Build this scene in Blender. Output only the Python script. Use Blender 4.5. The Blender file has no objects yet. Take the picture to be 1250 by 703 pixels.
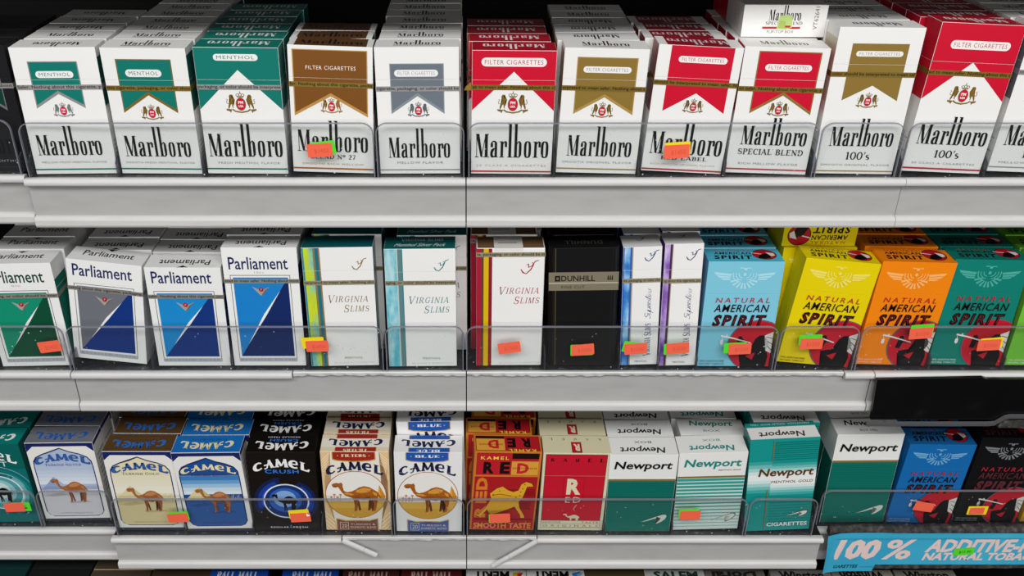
import bpy, bmesh, math, random
from mathutils import Vector, Matrix, Euler
R = math.radians
random.seed(4)
SC = bpy.context.scene
COL = SC.collection
# ------------------------------------------------------------------ camera, world, light, exposure
CAM_Z = 1.55
cam = bpy.data.cameras.new('camera')
cam_o = bpy.data.objects.new('camera', cam)
COL.objects.link(cam_o)
SC.camera = cam_o
cam.sensor_width = 36.0
cam.lens = 1123.08 / 1250 * 36
cam.shift_x = (625 - 572.49) / 1250
cam.shift_y = (337.71 - 351.5) / 1250
cam.clip_start = 0.02
cam_o.location = (0, 0, CAM_Z)
cam_o.rotation_euler = (math.pi / 2 - 0.49792, 0, 0)
SC.view_settings.view_transform = 'Standard'
SC.view_settings.look = 'None'
SC.view_settings.gamma = 1
SC.view_settings.use_curve_mapping = False
SC.view_settings.exposure = 0.0
w = bpy.data.worlds.new('store_ambient')
SC.world = w
w.use_nodes = True
w.node_tree.nodes['Background'].inputs[0].default_value = (1, 0.99, 0.97, 1)
w.node_tree.nodes['Background'].inputs[1].default_value = 0.03


def area(name, loc, target, sx, sy, power):
    l = bpy.data.lights.new(name, 'AREA')
    l.shape = 'RECTANGLE'
    l.size, l.size_y, l.energy = sx, sy, power
    l.color = (1, 0.995, 0.985)
    o = bpy.data.objects.new(name, l)
    COL.objects.link(o)
    o.location = loc
    o.rotation_euler = (Vector(target) - Vector(loc)).to_track_quat('-Z', 'Y').to_euler()
    return o


area('ceiling_light', (0.0, -0.56, 2.50), (0, 0.60, 1.15), 2.8, 0.46, 33.5)
area('front_fill_light', (0.3, -2.4, 1.75), (0, 0.60, 1.20), 3.4, 1.4, 44)  # added fill lamp brightening the pack fronts, no real source behind it


# ------------------------------------------------------------------ materials
def lin(h):
    v = []
    for i in (0, 2, 4):
        c = int(h[i:i + 2], 16) / 255
        v.append(c / 12.92 if c <= 0.04045 else ((c + 0.055) / 1.055) ** 2.4)
    return (v[0], v[1], v[2], 1)


MATS = {}


def ink(h, rough=0.33, coat=0.09, metal=0.0):
    key = 'paper_%s_%d_%d' % (h, rough * 100, metal * 100)
    if key in MATS:
        return MATS[key]
    m = bpy.data.materials.new(key)
    m.use_nodes = True
    b = m.node_tree.nodes['Principled BSDF']
    b.inputs['Base Color'].default_value = lin(h)
    b.inputs['Roughness'].default_value = rough
    b.inputs['Metallic'].default_value = metal
    b.inputs['Coat Weight'].default_value = coat
    b.inputs['Coat Roughness'].default_value = 0.06
    b.inputs['Specular IOR Level'].default_value = 0.18
    MATS[key] = m
    return m


def foil(h):
    return ink(h, 0.42, 0.2, 0.2)


def noisy(name, cols, scale=(1, 1, 1), nscale=60, detail=4, rough=0.5, bump=0.0, stops=None, coat=0.0):
    """procedural noise ramp over object coordinates"""
    if name in MATS:
        return MATS[name]
    m = bpy.data.materials.new(name)
    m.use_nodes = True
    nt = m.node_tree
    b = nt.nodes['Principled BSDF']
    b.inputs['Roughness'].default_value = rough
    b.inputs['Coat Weight'].default_value = coat
    tc = nt.nodes.new('ShaderNodeTexCoord')
    mp = nt.nodes.new('ShaderNodeMapping')
    mp.inputs['Scale'].default_value = scale
    nz = nt.nodes.new('ShaderNodeTexNoise')
    nz.inputs['Scale'].default_value = nscale
    nz.inputs['Detail'].default_value = detail
    rp = nt.nodes.new('ShaderNodeValToRGB')
    el = rp.color_ramp.elements
    n = len(cols)
    while len(el) < n:
        el.new(0.5)
    for i, c in enumerate(cols):
        el[i].position = stops[i] if stops else 0.3 + 0.4 * i / max(1, n - 1)
        el[i].color = lin(c)
    nt.links.new(tc.outputs['Object'], mp.inputs[0])
    nt.links.new(mp.outputs[0], nz.inputs['Vector'])
    nt.links.new(nz.outputs[0], rp.inputs[0])
    nt.links.new(rp.outputs[0], b.inputs['Base Color'])
    if bump:
        bp = nt.nodes.new('ShaderNodeBump')
        bp.inputs['Strength'].default_value = bump
        bp.inputs['Distance'].default_value = 0.001
        nt.links.new(nz.outputs[0], bp.inputs['Height'])
        nt.links.new(bp.outputs[0], b.inputs['Normal'])
    MATS[name] = m
    return m


def clear_plastic(name, tint, haze, haze_col, dust=0.0):
    m = bpy.data.materials.new(name)
    m.use_nodes = True
    nt = m.node_tree
    nt.nodes.clear()
    out = nt.nodes.new('ShaderNodeOutputMaterial')
    tr = nt.nodes.new('ShaderNodeBsdfTransparent')
    tr.inputs[0].default_value = lin(tint)
    df = nt.nodes.new('ShaderNodeBsdfDiffuse')
    df.inputs[0].default_value = lin(haze_col)
    gl = nt.nodes.new('ShaderNodeBsdfGlossy')
    gl.inputs['Roughness'].default_value = 0.08
    lw = nt.nodes.new('ShaderNodeLayerWeight')
    lw.inputs[0].default_value = 0.5
    pw = nt.nodes.new('ShaderNodeMath')
    pw.operation = 'POWER'
    pw.inputs[1].default_value = 4.0
    fr = nt.nodes.new('ShaderNodeMath')
    fr.operation = 'MULTIPLY_ADD'
    fr.inputs[1].default_value = 0.5
    fr.inputs[2].default_value = 0.018
    nt.links.new(lw.outputs['Facing'], pw.inputs[0])
    nt.links.new(pw.outputs[0], fr.inputs[0])
    m1 = nt.nodes.new('ShaderNodeMixShader')
    m2 = nt.nodes.new('ShaderNodeMixShader')
    m1.inputs[0].default_value = haze
    nt.links.new(tr.outputs[0], m1.inputs[1])
    nt.links.new(df.outputs[0], m1.inputs[2])
    if dust:
        tc = nt.nodes.new('ShaderNodeTexCoord')
        nz = nt.nodes.new('ShaderNodeTexVoronoi')
        nz.inputs['Scale'].default_value = 150
        n2 = nt.nodes.new('ShaderNodeTexNoise')
        n2.inputs['Scale'].default_value = 9
        lt = nt.nodes.new('ShaderNodeMath')
        lt.operation = 'LESS_THAN'
        ms = nt.nodes.new('ShaderNodeMath')
        ms.operation = 'MULTIPLY_ADD'
        ms.inputs[1].default_value = 0.34
        ms.inputs[2].default_value = -0.10
        ad = nt.nodes.new('ShaderNodeMath')
        ad.operation = 'MULTIPLY_ADD'
        ad.inputs[1].default_value = 0.7
        ad.inputs[2].default_value = haze
        nt.links.new(tc.outputs['Object'], nz.inputs['Vector'])
        nt.links.new(tc.outputs['Object'], n2.inputs['Vector'])
        nt.links.new(n2.outputs[0], ms.inputs[0])
        nt.links.new(nz.outputs['Distance'], lt.inputs[0])
        nt.links.new(ms.outputs[0], lt.inputs[1])
        nt.links.new(lt.outputs[0], ad.inputs[0])
        nt.links.new(ad.outputs[0], m1.inputs[0])
    nt.links.new(fr.outputs[0], m2.inputs[0])
    nt.links.new(m1.outputs[0], m2.inputs[1])
    nt.links.new(gl.outputs[0], m2.inputs[2])
    nt.links.new(m2.outputs[0], out.inputs[0])
    MATS[name] = m
    return m


ACRYLIC = clear_plastic('clear_acrylic', 'f9fafa', 0.008, 'd0d2d2', 1.0)
EDGE = clear_plastic('acrylic_edge', 'b9b9c2', 0.42, 'b0b0ba')
DIVID = clear_plastic('divider_acrylic', 'c8c8d0', 0.10, '9a9aa4')
SMOKE = noisy('smoked_tray_plastic', ['101014', '2c2c32', '8a8a90'], (1, 1, 1), 260, 5, 0.4, 0.0, [0.3, 0.62, 0.8])
PVC = noisy('white_shelf_plastic', ['c4c3c1', 'c9c8c6', 'cccbc9'], (4, 20, 30), 9, 5, 0.42, 0.0, [0.3, 0.5, 0.7])
PVC_FACE = noisy('grey_shelf_plastic', ['a5a4a2', 'aaa9a7', 'adacaa'], (4, 12, 16), 9, 5, 0.45, 0.0, [0.3, 0.5, 0.7])
TORN = noisy('torn_plastic_dirt', ['6e675f', 'a9a59f', 'c4c2be'], (1, 1, 1), 160, 6, 0.8, 0.2, [0.38, 0.52, 0.62])
DARK = noisy('dark_steel', ['040404', '070708'], (1, 1, 1), 30, 3, 0.7)
GREYSTEEL = noisy('grey_steel', ['6d6c6a', '7b7a78'], (1, 1, 1), 40, 3, 0.5)
GRIME = noisy('grimy_foam', ['17171a', '3a3836', '5c5955'], (1, 1, 1), 220, 6, 0.85, 0.4, [0.35, 0.55, 0.75])
MARB_Y = noisy('marbled_yellow_teal', ['3f9aa6', '7fbfae', 'b9cf2c', 'd8dc1a'], (1, 1, 0.35), 70, 5, 0.4, 0, [0.36, 0.44, 0.5, 0.62], 0.2)
MARB_T = noisy('marbled_teal', ['3d9fb4', '58b4c6', '9fd0d8', 'cfe3e6'], (1, 1, 0.4), 80, 5, 0.4, 0, [0.36, 0.45, 0.54, 0.66], 0.2)
MARB_B = noisy('marbled_blue', ['1b57b4', '3d86cc', '7cb4e0', 'c2dcec'], (1, 1, 0.5), 90, 5, 0.4, 0, [0.36, 0.45, 0.54, 0.66], 0.2)
MARB_P = noisy('marbled_purple', ['6c3f9c', '8f66b8', 'b095d0', 'd8c8e4'], (1, 1, 0.5), 90, 5, 0.4, 0, [0.36, 0.45, 0.54, 0.66], 0.2)

# ------------------------------------------------------------------ lettering
_TXT = {}


def text_geo(s, bold=0.0, space=1.0):
    """built-in sans lettering as flat (verts, faces), bbox normalised to 0..1"""
    key = (s, bold, space)
    if key in _TXT:
        return _TXT[key]
    cu = bpy.data.curves.new('lettering', 'FONT')
    cu.body = s
    cu.resolution_u = 2
    cu.offset = bold
    cu.space_character = space
    cu.fill_mode = 'FRONT'
    o = bpy.data.objects.new('lettering', cu)
    COL.objects.link(o)
    dg = bpy.context.evaluated_depsgraph_get()
    me = bpy.data.meshes.new_from_object(o.evaluated_get(dg))
    vs = [(v.co.x, v.co.y) for v in me.vertices]
    fs = [tuple(p.vertices) for p in me.polygons]
    bpy.data.objects.remove(o)
    bpy.data.curves.remove(cu)
    bpy.data.meshes.remove(me)
    _TXT[key] = norm(vs, fs)
    return _TXT[key]


def norm(vs, fs):
    x0 = min(v[0] for v in vs)
    x1 = max(v[0] for v in vs)
    y0 = min(v[1] for v in vs)
    y1 = max(v[1] for v in vs)
    sx, sy = max(1e-9, x1 - x0), max(1e-9, y1 - y0)
    return [((x - x0) / sx, (y - y0) / sy) for x, y in vs], fs


def stroke(pts, ws):
    """variable-width polyline -> quads"""
    n = len(pts)
    if not isinstance(ws, (list, tuple)):
        ws = [ws] * n
    if len(ws) == 2 and n > 2:
        ws = [ws[0] + (ws[1] - ws[0]) * i / (n - 1) for i in range(n)]
    vs, fs = [], []
    for i, (x, y) in enumerate(pts):
        a = pts[max(0, i - 1)]
        b = pts[min(n - 1, i + 1)]
        dx, dy = b[0] - a[0], b[1] - a[1]
        l = math.hypot(dx, dy) or 1
        nx, ny = -dy / l * ws[i] / 2, dx / l * ws[i] / 2
        vs += [(x + nx, y + ny), (x - nx, y - ny)]
    for i in range(n - 1):
        fs.append((2 * i, 2 * i + 1, 2 * i + 3, 2 * i + 2))
    return vs, fs


def arc(cx, cy, rx, ry, a0, a1, n=12):
    return [(cx + rx * math.cos(R(a0 + (a1 - a0) * i / n)), cy + ry * math.sin(R(a0 + (a1 - a0) * i / n))) for i in range(n + 1)]


def join(pieces):
    V, F = [], []
    for vs, fs in pieces:
        k = len(V)
        V += list(vs)
        F += [tuple(i + k for i in f) for f in fs]
    return V, F


def P(*pts):
    return list(pts), [tuple(range(len(pts)))]


def bar(x0, y0, x1, y1):
    return P((x0, y0), (x1, y0), (x1, y1), (x0, y1))


def loopring(out, inn):
    n = len(out)
    return out + inn, [(i, (i + 1) % n, n + (i + 1) % n, n + i) for i in range(n)]


def rring(x0, y0, x1, y1, ix, iy):
    """condensed upright o: squarish superellipse ring"""
    def se(cx, cy, a, b, n=20, e=0.62):
        r = []
        for i in range(n):
            t = 2 * math.pi * i / n
            c, s = math.cos(t), math.sin(t)
            r.append((cx + a * math.copysign(abs(c) ** e, c), cy + b * math.copysign(abs(s) ** e, s)))
        return r
    cx, cy = (x0 + x1) / 2, (y0 + y1) / 2
    return loopring(se(cx, cy, (x1 - x0) / 2, (y1 - y0) / 2), se(cx, cy, (x1 - x0) / 2 - ix, (y1 - y0) / 2 - iy))


def condensed_word():
    """tall condensed slab-serif wordmark with two towering ascenders"""
    g = []
    # M
    g += [P((79, 242), (86, 242), (86, 490), (79, 490)), bar(64, 487, 104, 495), P((74, 236), (112, 236), (152, 492), (128, 492)),
          P((135, 492), (143, 492), (190, 240), (182, 240)), bar(177, 236, 210, 495), bar(177, 236, 222, 244), bar(160, 487, 226, 495)]
    # a
    g += [bar(290, 335, 318, 492), bar(290, 487, 328, 495), stroke([(250, 350), (256, 328), (272, 317), (292, 318), (306, 338)], [8, 12, 14, 18, 26]), bar(243, 335, 270, 382),
          P((240, 440), (250, 408), (272, 394), (292, 390), (292, 402), (276, 412), (269, 438), (270, 470), (280, 484), (292, 474), (292, 490), (272, 499), (250, 494), (240, 472))]
    # r
    r_ = lambda x: [bar(x, 318, x + 29, 495), bar(x - 14, 316, x + 29, 324), bar(x - 14, 487, x + 41, 495), stroke([(x + 29, 344), (x + 40, 324), (x + 54, 318), (x + 64, 330)], [8, 12, 16, 20]), bar(x + 48, 326, x + 73, 380)]
    g += r_(359)
    # l b
    g += [bar(450, 122, 481, 495), bar(440, 122, 481, 130), bar(438, 487, 493, 495)]
    g += [bar(517, 122, 548, 495), bar(507, 122, 548, 130), bar(503, 487, 530, 495)]
    g += [stroke([(548, 345), (556, 326), (570, 316), (583, 335), (584, 405), (583, 470), (572, 490), (558, 494), (546, 482)], [6, 10, 16, 27, 31, 27, 14, 10, 8])]
    g += [rring(627, 312, 710, 499, 29, 12)]
    g += r_(746)
    g += [rring(822, 312, 910, 499, 30, 12)]
    V, F = join(g)
    return norm([(x, -y) for x, y in V], F)


WORD = condensed_word()


def serif_glyph(c, T=0.17, t=0.055):
    s = []

    def stem(x, y0=0, y1=1, w=T, top=True, bot=True):
        s.append(bar(x - w / 2, y0, x + w / 2, y1))
        if bot:
            s.append(bar(x - w / 2 - 0.08, y0, x + w / 2 + 0.08, y0 + t))
        if top:
            s.append(bar(x - w / 2 - 0.08, y1 - t, x + w / 2 + 0.08, y1))

    def bowl(cx, cy, rx, ry, a0, a1):
        p = arc(cx, cy, rx, ry, a0, a1, 14)
        s.append(stroke(p, [t + (T - t) * abs(math.cos(R(a0 + (a1 - a0) * i / 14))) for i in range(15)]))
    W_ = 0.7
    if c == ' ':
        return [], [], 0.35
    if c == 'A':
        s += [stroke([(0.04, 0), (0.36, 1)], t), stroke([(0.36, 1), (0.68, 0)], T), bar(0.14, 0.3, 0.56, 0.3 + t), bar(-0.04, 0, 0.14, t), bar(0.55, 0, 0.8, t)]
        W_ = 0.78
    elif c == 'B':
        stem(0.16)
        bowl(0.3, 0.75, 0.25, 0.23, -90, 90)
        bowl(0.3, 0.27, 0.3, 0.25, -90, 90)
        s.append(bar(0.16, 0.5, 0.32, 0.5 + t))
    elif c in 'CG':
        bowl(0.42, 0.5, 0.34, 0.48, 50, 310)
        s.append(bar(0.6, 0.68, 0.66, 0.95))
        if c == 'G':
            s += [bar(0.58, 0.08, 0.58 + T * 0.8, 0.45), bar(0.5, 0.42, 0.8, 0.42 + t)]
            W_ = 0.82
        else:
            W_ = 0.74
    elif c == 'D':
        stem(0.16)
        bowl(0.3, 0.5, 0.4, 0.475, -90, 90)
        W_ = 0.82
    elif c in 'EFL':
        stem(0.16)
        if c in 'EF':
            s += [bar(0.16, 1 - t, 0.6, 1), bar(0.55, 0.78, 0.6, 1), bar(0.16, 0.5, 0.46, 0.5 + t), bar(0.42, 0.4, 0.46, 0.65)]
        if c in 'EL':
            s += [bar(0.16, 0, 0.62, t), bar(0.57, 0, 0.62, 0.26)]
        W_ = 0.68
    elif c == 'I':
        stem(0.14)
        W_ = 0.3
    elif c in 'HN':
        if c == 'H':
            stem(0.16)
            stem(0.66)
            s.append(bar(0.16, 0.48, 0.66, 0.48 + t))
        else:
            s += [bar(0.12, 0, 0.12 + t, 1), bar(0.66, 0, 0.66 + t, 1), stroke([(0.1, 1), (0.7, 0)], T), bar(0.02, 0, 0.26, t), bar(0.56, 1 - t, 0.82, 1)]
        W_ = 0.84
    elif c == 'M':
        s += [bar(0.1, 0, 0.1 + t, 1), stroke([(0.14, 1), (0.45, 0)], T), stroke([(0.45, 0), (0.76, 1)], t)]
        stem(0.8)
        s.append(bar(0, 0, 0.24, t))
        W_ = 0.98
    elif c == 'O':
        bowl(0.42, 0.5, 0.36, 0.48, 0, 360)
        W_ = 0.84
    elif c in 'PR':
        stem(0.16)
        bowl(0.3, 0.73, 0.28, 0.25, -90, 90)
        if c == 'R':
            s += [stroke([(0.34, 0.5), (0.66, 0)], T * 0.9), bar(0.56, 0, 0.78, t)]
            W_ = 0.76
        else:
            W_ = 0.66
    elif c == 'S':
        p = arc(0.32, 0.74, 0.22, 0.23, 40, 250, 9) + arc(0.32, 0.26, 0.25, 0.24, 70, -140, 9)
        s.append(stroke(p, [t, t, t, 0.09, T * 0.8, T * 0.9, T * 0.9, T, T, T, T, T, T, T * 0.9, T * 0.8, 0.1, t, t, t, t][:len(p)]))
        s += [bar(0.5, 0.7, 0.55, 0.95), bar(0.07, 0.04, 0.12, 0.32)]
        W_ = 0.66
    elif c == 'T':
        stem(0.36, top=False)
        s += [bar(0.04, 1 - t, 0.68, 1), bar(0.04, 0.76, 0.09, 1), bar(0.63, 0.76, 0.68, 1)]
        W_ = 0.7
    elif c in 'UV':
        if c == 'V':
            s += [stroke([(0.06, 1), (0.38, 0)], T), stroke([(0.38, 0), (0.66, 1)], t), bar(-0.04, 1 - t, 0.22, 1), bar(0.56, 1 - t, 0.76, 1)]
        else:
            s += [bar(0.12, 0.25, 0.12 + T, 1), bar(0.64, 0.25, 0.64 + t, 1)]
            s.append(stroke(arc(0.41, 0.27, 0.24, 0.24, 180, 360), [T, t]))
        W_ = 0.78
    elif c == '0':
        bowl(0.34, 0.5, 0.27, 0.48, 0, 360)
        W_ = 0.66
    elif c == '1':
        stem(0.24, top=False)
        s.append(stroke([(0.04, 0.84), (0.2, 0.97)], [0.05, 0.1]))
        W_ = 0.44
    elif c == "'":
        s.append(stroke([(0.1, 0.68), (0.16, 1)], [0.05, 0.15]))
        W_ = 0.2
    elif c == 'o':
        bowl(0.22, 0.74, 0.16, 0.22, 0, 360)
        W_ = 0.42
    elif c == 's':
        p = arc(0.22, 0.48, 0.14, 0.15, 40, 250, 7) + arc(0.22, 0.17, 0.16, 0.16, 70, -140, 7)
        s.append(stroke(p, [0.07, 0.07, 0.08, 0.1, 0.13, 0.15, 0.16, 0.16, 0.16, 0.16, 0.15, 0.13, 0.1, 0.08, 0.07, 0.07]))
        W_ = 0.44
    elif c == '2':
        s += [stroke(arc(0.3, 0.7, 0.2, 0.27, 170, -10, 8) + [(0.34, 0.34), (0.08, 0.04)], [0.08, 0.08, 0.09, 0.1, 0.13, 0.16, 0.17, 0.17, 0.16, 0.12, 0.06]), bar(0.06, 0, 0.54, 0.1)]
        W_ = 0.6
    elif c == '7':
        s += [bar(0.06, 0.9, 0.56, 1), stroke([(0.52, 0.94), (0.22, 0)], [0.07, 0.17])]
        W_ = 0.6
    elif c == 'K':
        stem(0.16)
        s += [stroke([(0.22, 0.42), (0.62, 1)], t), stroke([(0.32, 0.52), (0.68, 0)], T)]
        W_ = 0.78
    else:
        vs, fs = text_geo(c, 0.01)
        return [(x * 0.45, y) for x, y in vs], fs, 0.55
    V, F = join(s)
    return V, F, W_


def serif_geo(s, T=0.17, t=0.055, gap=0.1, big=1.0):
    """big > 1 enlarges the first letter of every word"""
    x = 0
    pcs = []
    first = True
    for c in s:
        V, F, W_ = serif_glyph(c, T, t)
        k = big if (first and c != ' ') else 1.0
        first = c == ' '
        if V:
            pcs.append(([(x + a * k, b * k - (k - 1) * 0.45) for a, b in V], F))
        x += W_ * k + gap
    V, F = join(pcs)
    return norm(V, F)


def script_geo(s):
    """looping handwritten lettering built of thin strokes"""
    pcs = []
    x = 0
    for c in s:
        if c == 'S':
            p = arc(x + 0.35, 1.1, 0.28, 0.3, 20, 260, 10) + arc(x + 0.3, 0.42, 0.3, 0.38, 80, -150, 10)
            pcs.append(stroke(p, 0.09))
            x += 0.75
        elif c in 'pu':
            pcs.append(stroke([(x, 0.8)] + arc(x + 0.2, 0.25, 0.2, 0.25, 180, 360, 6) + [(x + 0.42, 0.8), (x + 0.46, 0.05)], 0.08))
            if c == 'p':
                pcs.append(stroke([(x + 0.02, 0.8), (x - 0.1, -0.6)], 0.08))
            x += 0.55
        elif c in 'er':
            pcs.append(stroke([(x, 0.3), (x + 0.25, 0.5)] + arc(x + 0.2, 0.45, 0.16, 0.38, 30, 320, 8), 0.08))
            x += 0.42
        elif c == 'l':
            pcs.append(stroke([(x, 0.2), (x + 0.25, 1.2), (x + 0.2, 1.5), (x + 0.08, 1.2), (x + 0.1, 0.1), (x + 0.3, 0.1)], 0.08))
            x += 0.35
        elif c == 'i':
            pcs.append(stroke([(x, 0.5), (x + 0.1, 0.8), (x + 0.08, 0.1), (x + 0.26, 0.1)], 0.08))
            pcs.append(bar(x + 0.1, 1.0, x + 0.2, 1.12))
            x += 0.3
        elif c == 'm':
            pcs.append(stroke([(x, 0.1), (x + 0.08, 0.8), (x + 0.1, 0.1), (x + 0.28, 0.8), (x + 0.32, 0.1), (x + 0.5, 0.8), (x + 0.56, 0.1), (x + 0.68, 0.12)], 0.08))
            x += 0.7
        else:
            pcs.append(stroke([(x + 0.3, 0.8), (x + 0.05, 0.6), (x + 0.3, 0.35), (x + 0.05, 0.05)], 0.08))
            x += 0.4
    V, F = join(pcs)
    return norm([(a + b * 0.3, b) for a, b in V], F)


def camel_letters():
    """five exotic swelling capitals"""
    g = []
    g.append(stroke(arc(0.42, 0.48, 0.36, 0.42, 40, 320, 14), [0.122, 0.146, 0.171, 0.195, 0.244, 0.293, 0.317, 0.329, 0.317, 0.293, 0.244, 0.195, 0.171, 0.146, 0.195]))
    x = 0.95
    g += [stroke([(x, 0.0), (x + 0.22, 0.05), (x + 0.48, 0.98)], [0.195, 0.146, 0.122]), stroke([(x + 0.44, 1), (x + 0.74, 0.0)], [0.244, 0.293]), stroke([(x - 0.02, 0.42), (x + 0.3, 0.46), (x + 0.62, 0.38)], [0.171, 0.122, 0.122]), bar(x + 0.56, 0, x + 0.98, 0.1)]
    x = 2.0
    g += [stroke([(x + 0.08, 0), (x + 0.16, 1)], [0.244, 0.171]), stroke([(x + 0.12, 1), (x + 0.5, 0.14)], [0.244, 0.244]), stroke([(x + 0.5, 0.14), (x + 0.86, 1)], [0.122, 0.146]), stroke([(x + 0.84, 1), (x + 0.94, 0)], [0.244, 0.317]), bar(x - 0.06, 0, x + 0.28, 0.09), bar(x + 0.76, 0, x + 1.12, 0.09)]
    x = 3.25
    g += [stroke(arc(x + 0.42, 0.48, 0.38, 0.42, 55, 310, 14), [0.146, 0.146, 0.171, 0.195, 0.244, 0.293, 0.317, 0.329, 0.317, 0.293, 0.244, 0.195, 0.171, 0.146, 0.195]), stroke([(x + 0.1, 0.5), (x + 0.66, 0.5)], [0.146, 0.122]), stroke([(x + 0.66, 0.5), (x + 0.62, 0.9)], [0.195, 0.146])]
    x = 4.2
    g += [stroke([(x + 0.2, 1), (x + 0.16, 0.1)], [0.244, 0.317]), stroke([(x + 0.02, 0.06), (x + 0.4, 0.06), (x + 0.66, 0.1), (x + 0.78, 0.34)], [0.146, 0.183, 0.220, 0.122]), bar(x, 0.92, x + 0.42, 1.0)]
    V, F = join(g)
    return norm(V, F)


CAMELW = camel_letters()
CAMEL_PTS = [(585, 378), (590, 371), (605, 367), (622, 369), (631, 365), (637, 374), (635, 390), (641, 404), (655, 411), (678, 407), (698, 398), (714, 388), (738, 382), (763, 387), (784, 399), (800, 409), (810, 424), (817, 438), (812, 441), (803, 427), (799, 442), (799, 456), (795, 469), (790, 478), (789, 491), (786, 501), (769, 504), (769, 499), (779, 492), (781, 478), (782, 467), (775, 453), (764, 440), (735, 447), (708, 443), (705, 460), (700, 472), (700, 490), (699, 500), (686, 504), (685, 500), (692, 490), (691, 472), (687, 456), (683, 441), (664, 433), (645, 426), (630, 411), (621, 396), (617, 386), (604, 388), (590, 386)]
CAMEL_BACK = [[(704, 440), (712, 458), (711, 472), (713, 488), (718, 497), (708, 500), (706, 490), (704, 474), (699, 458), (690, 440)], [(770, 438), (778, 456), (775, 470), (768, 486), (760, 498), (750, 498), (752, 494), (760, 486), (767, 470), (766, 456), (758, 440)]]


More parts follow.
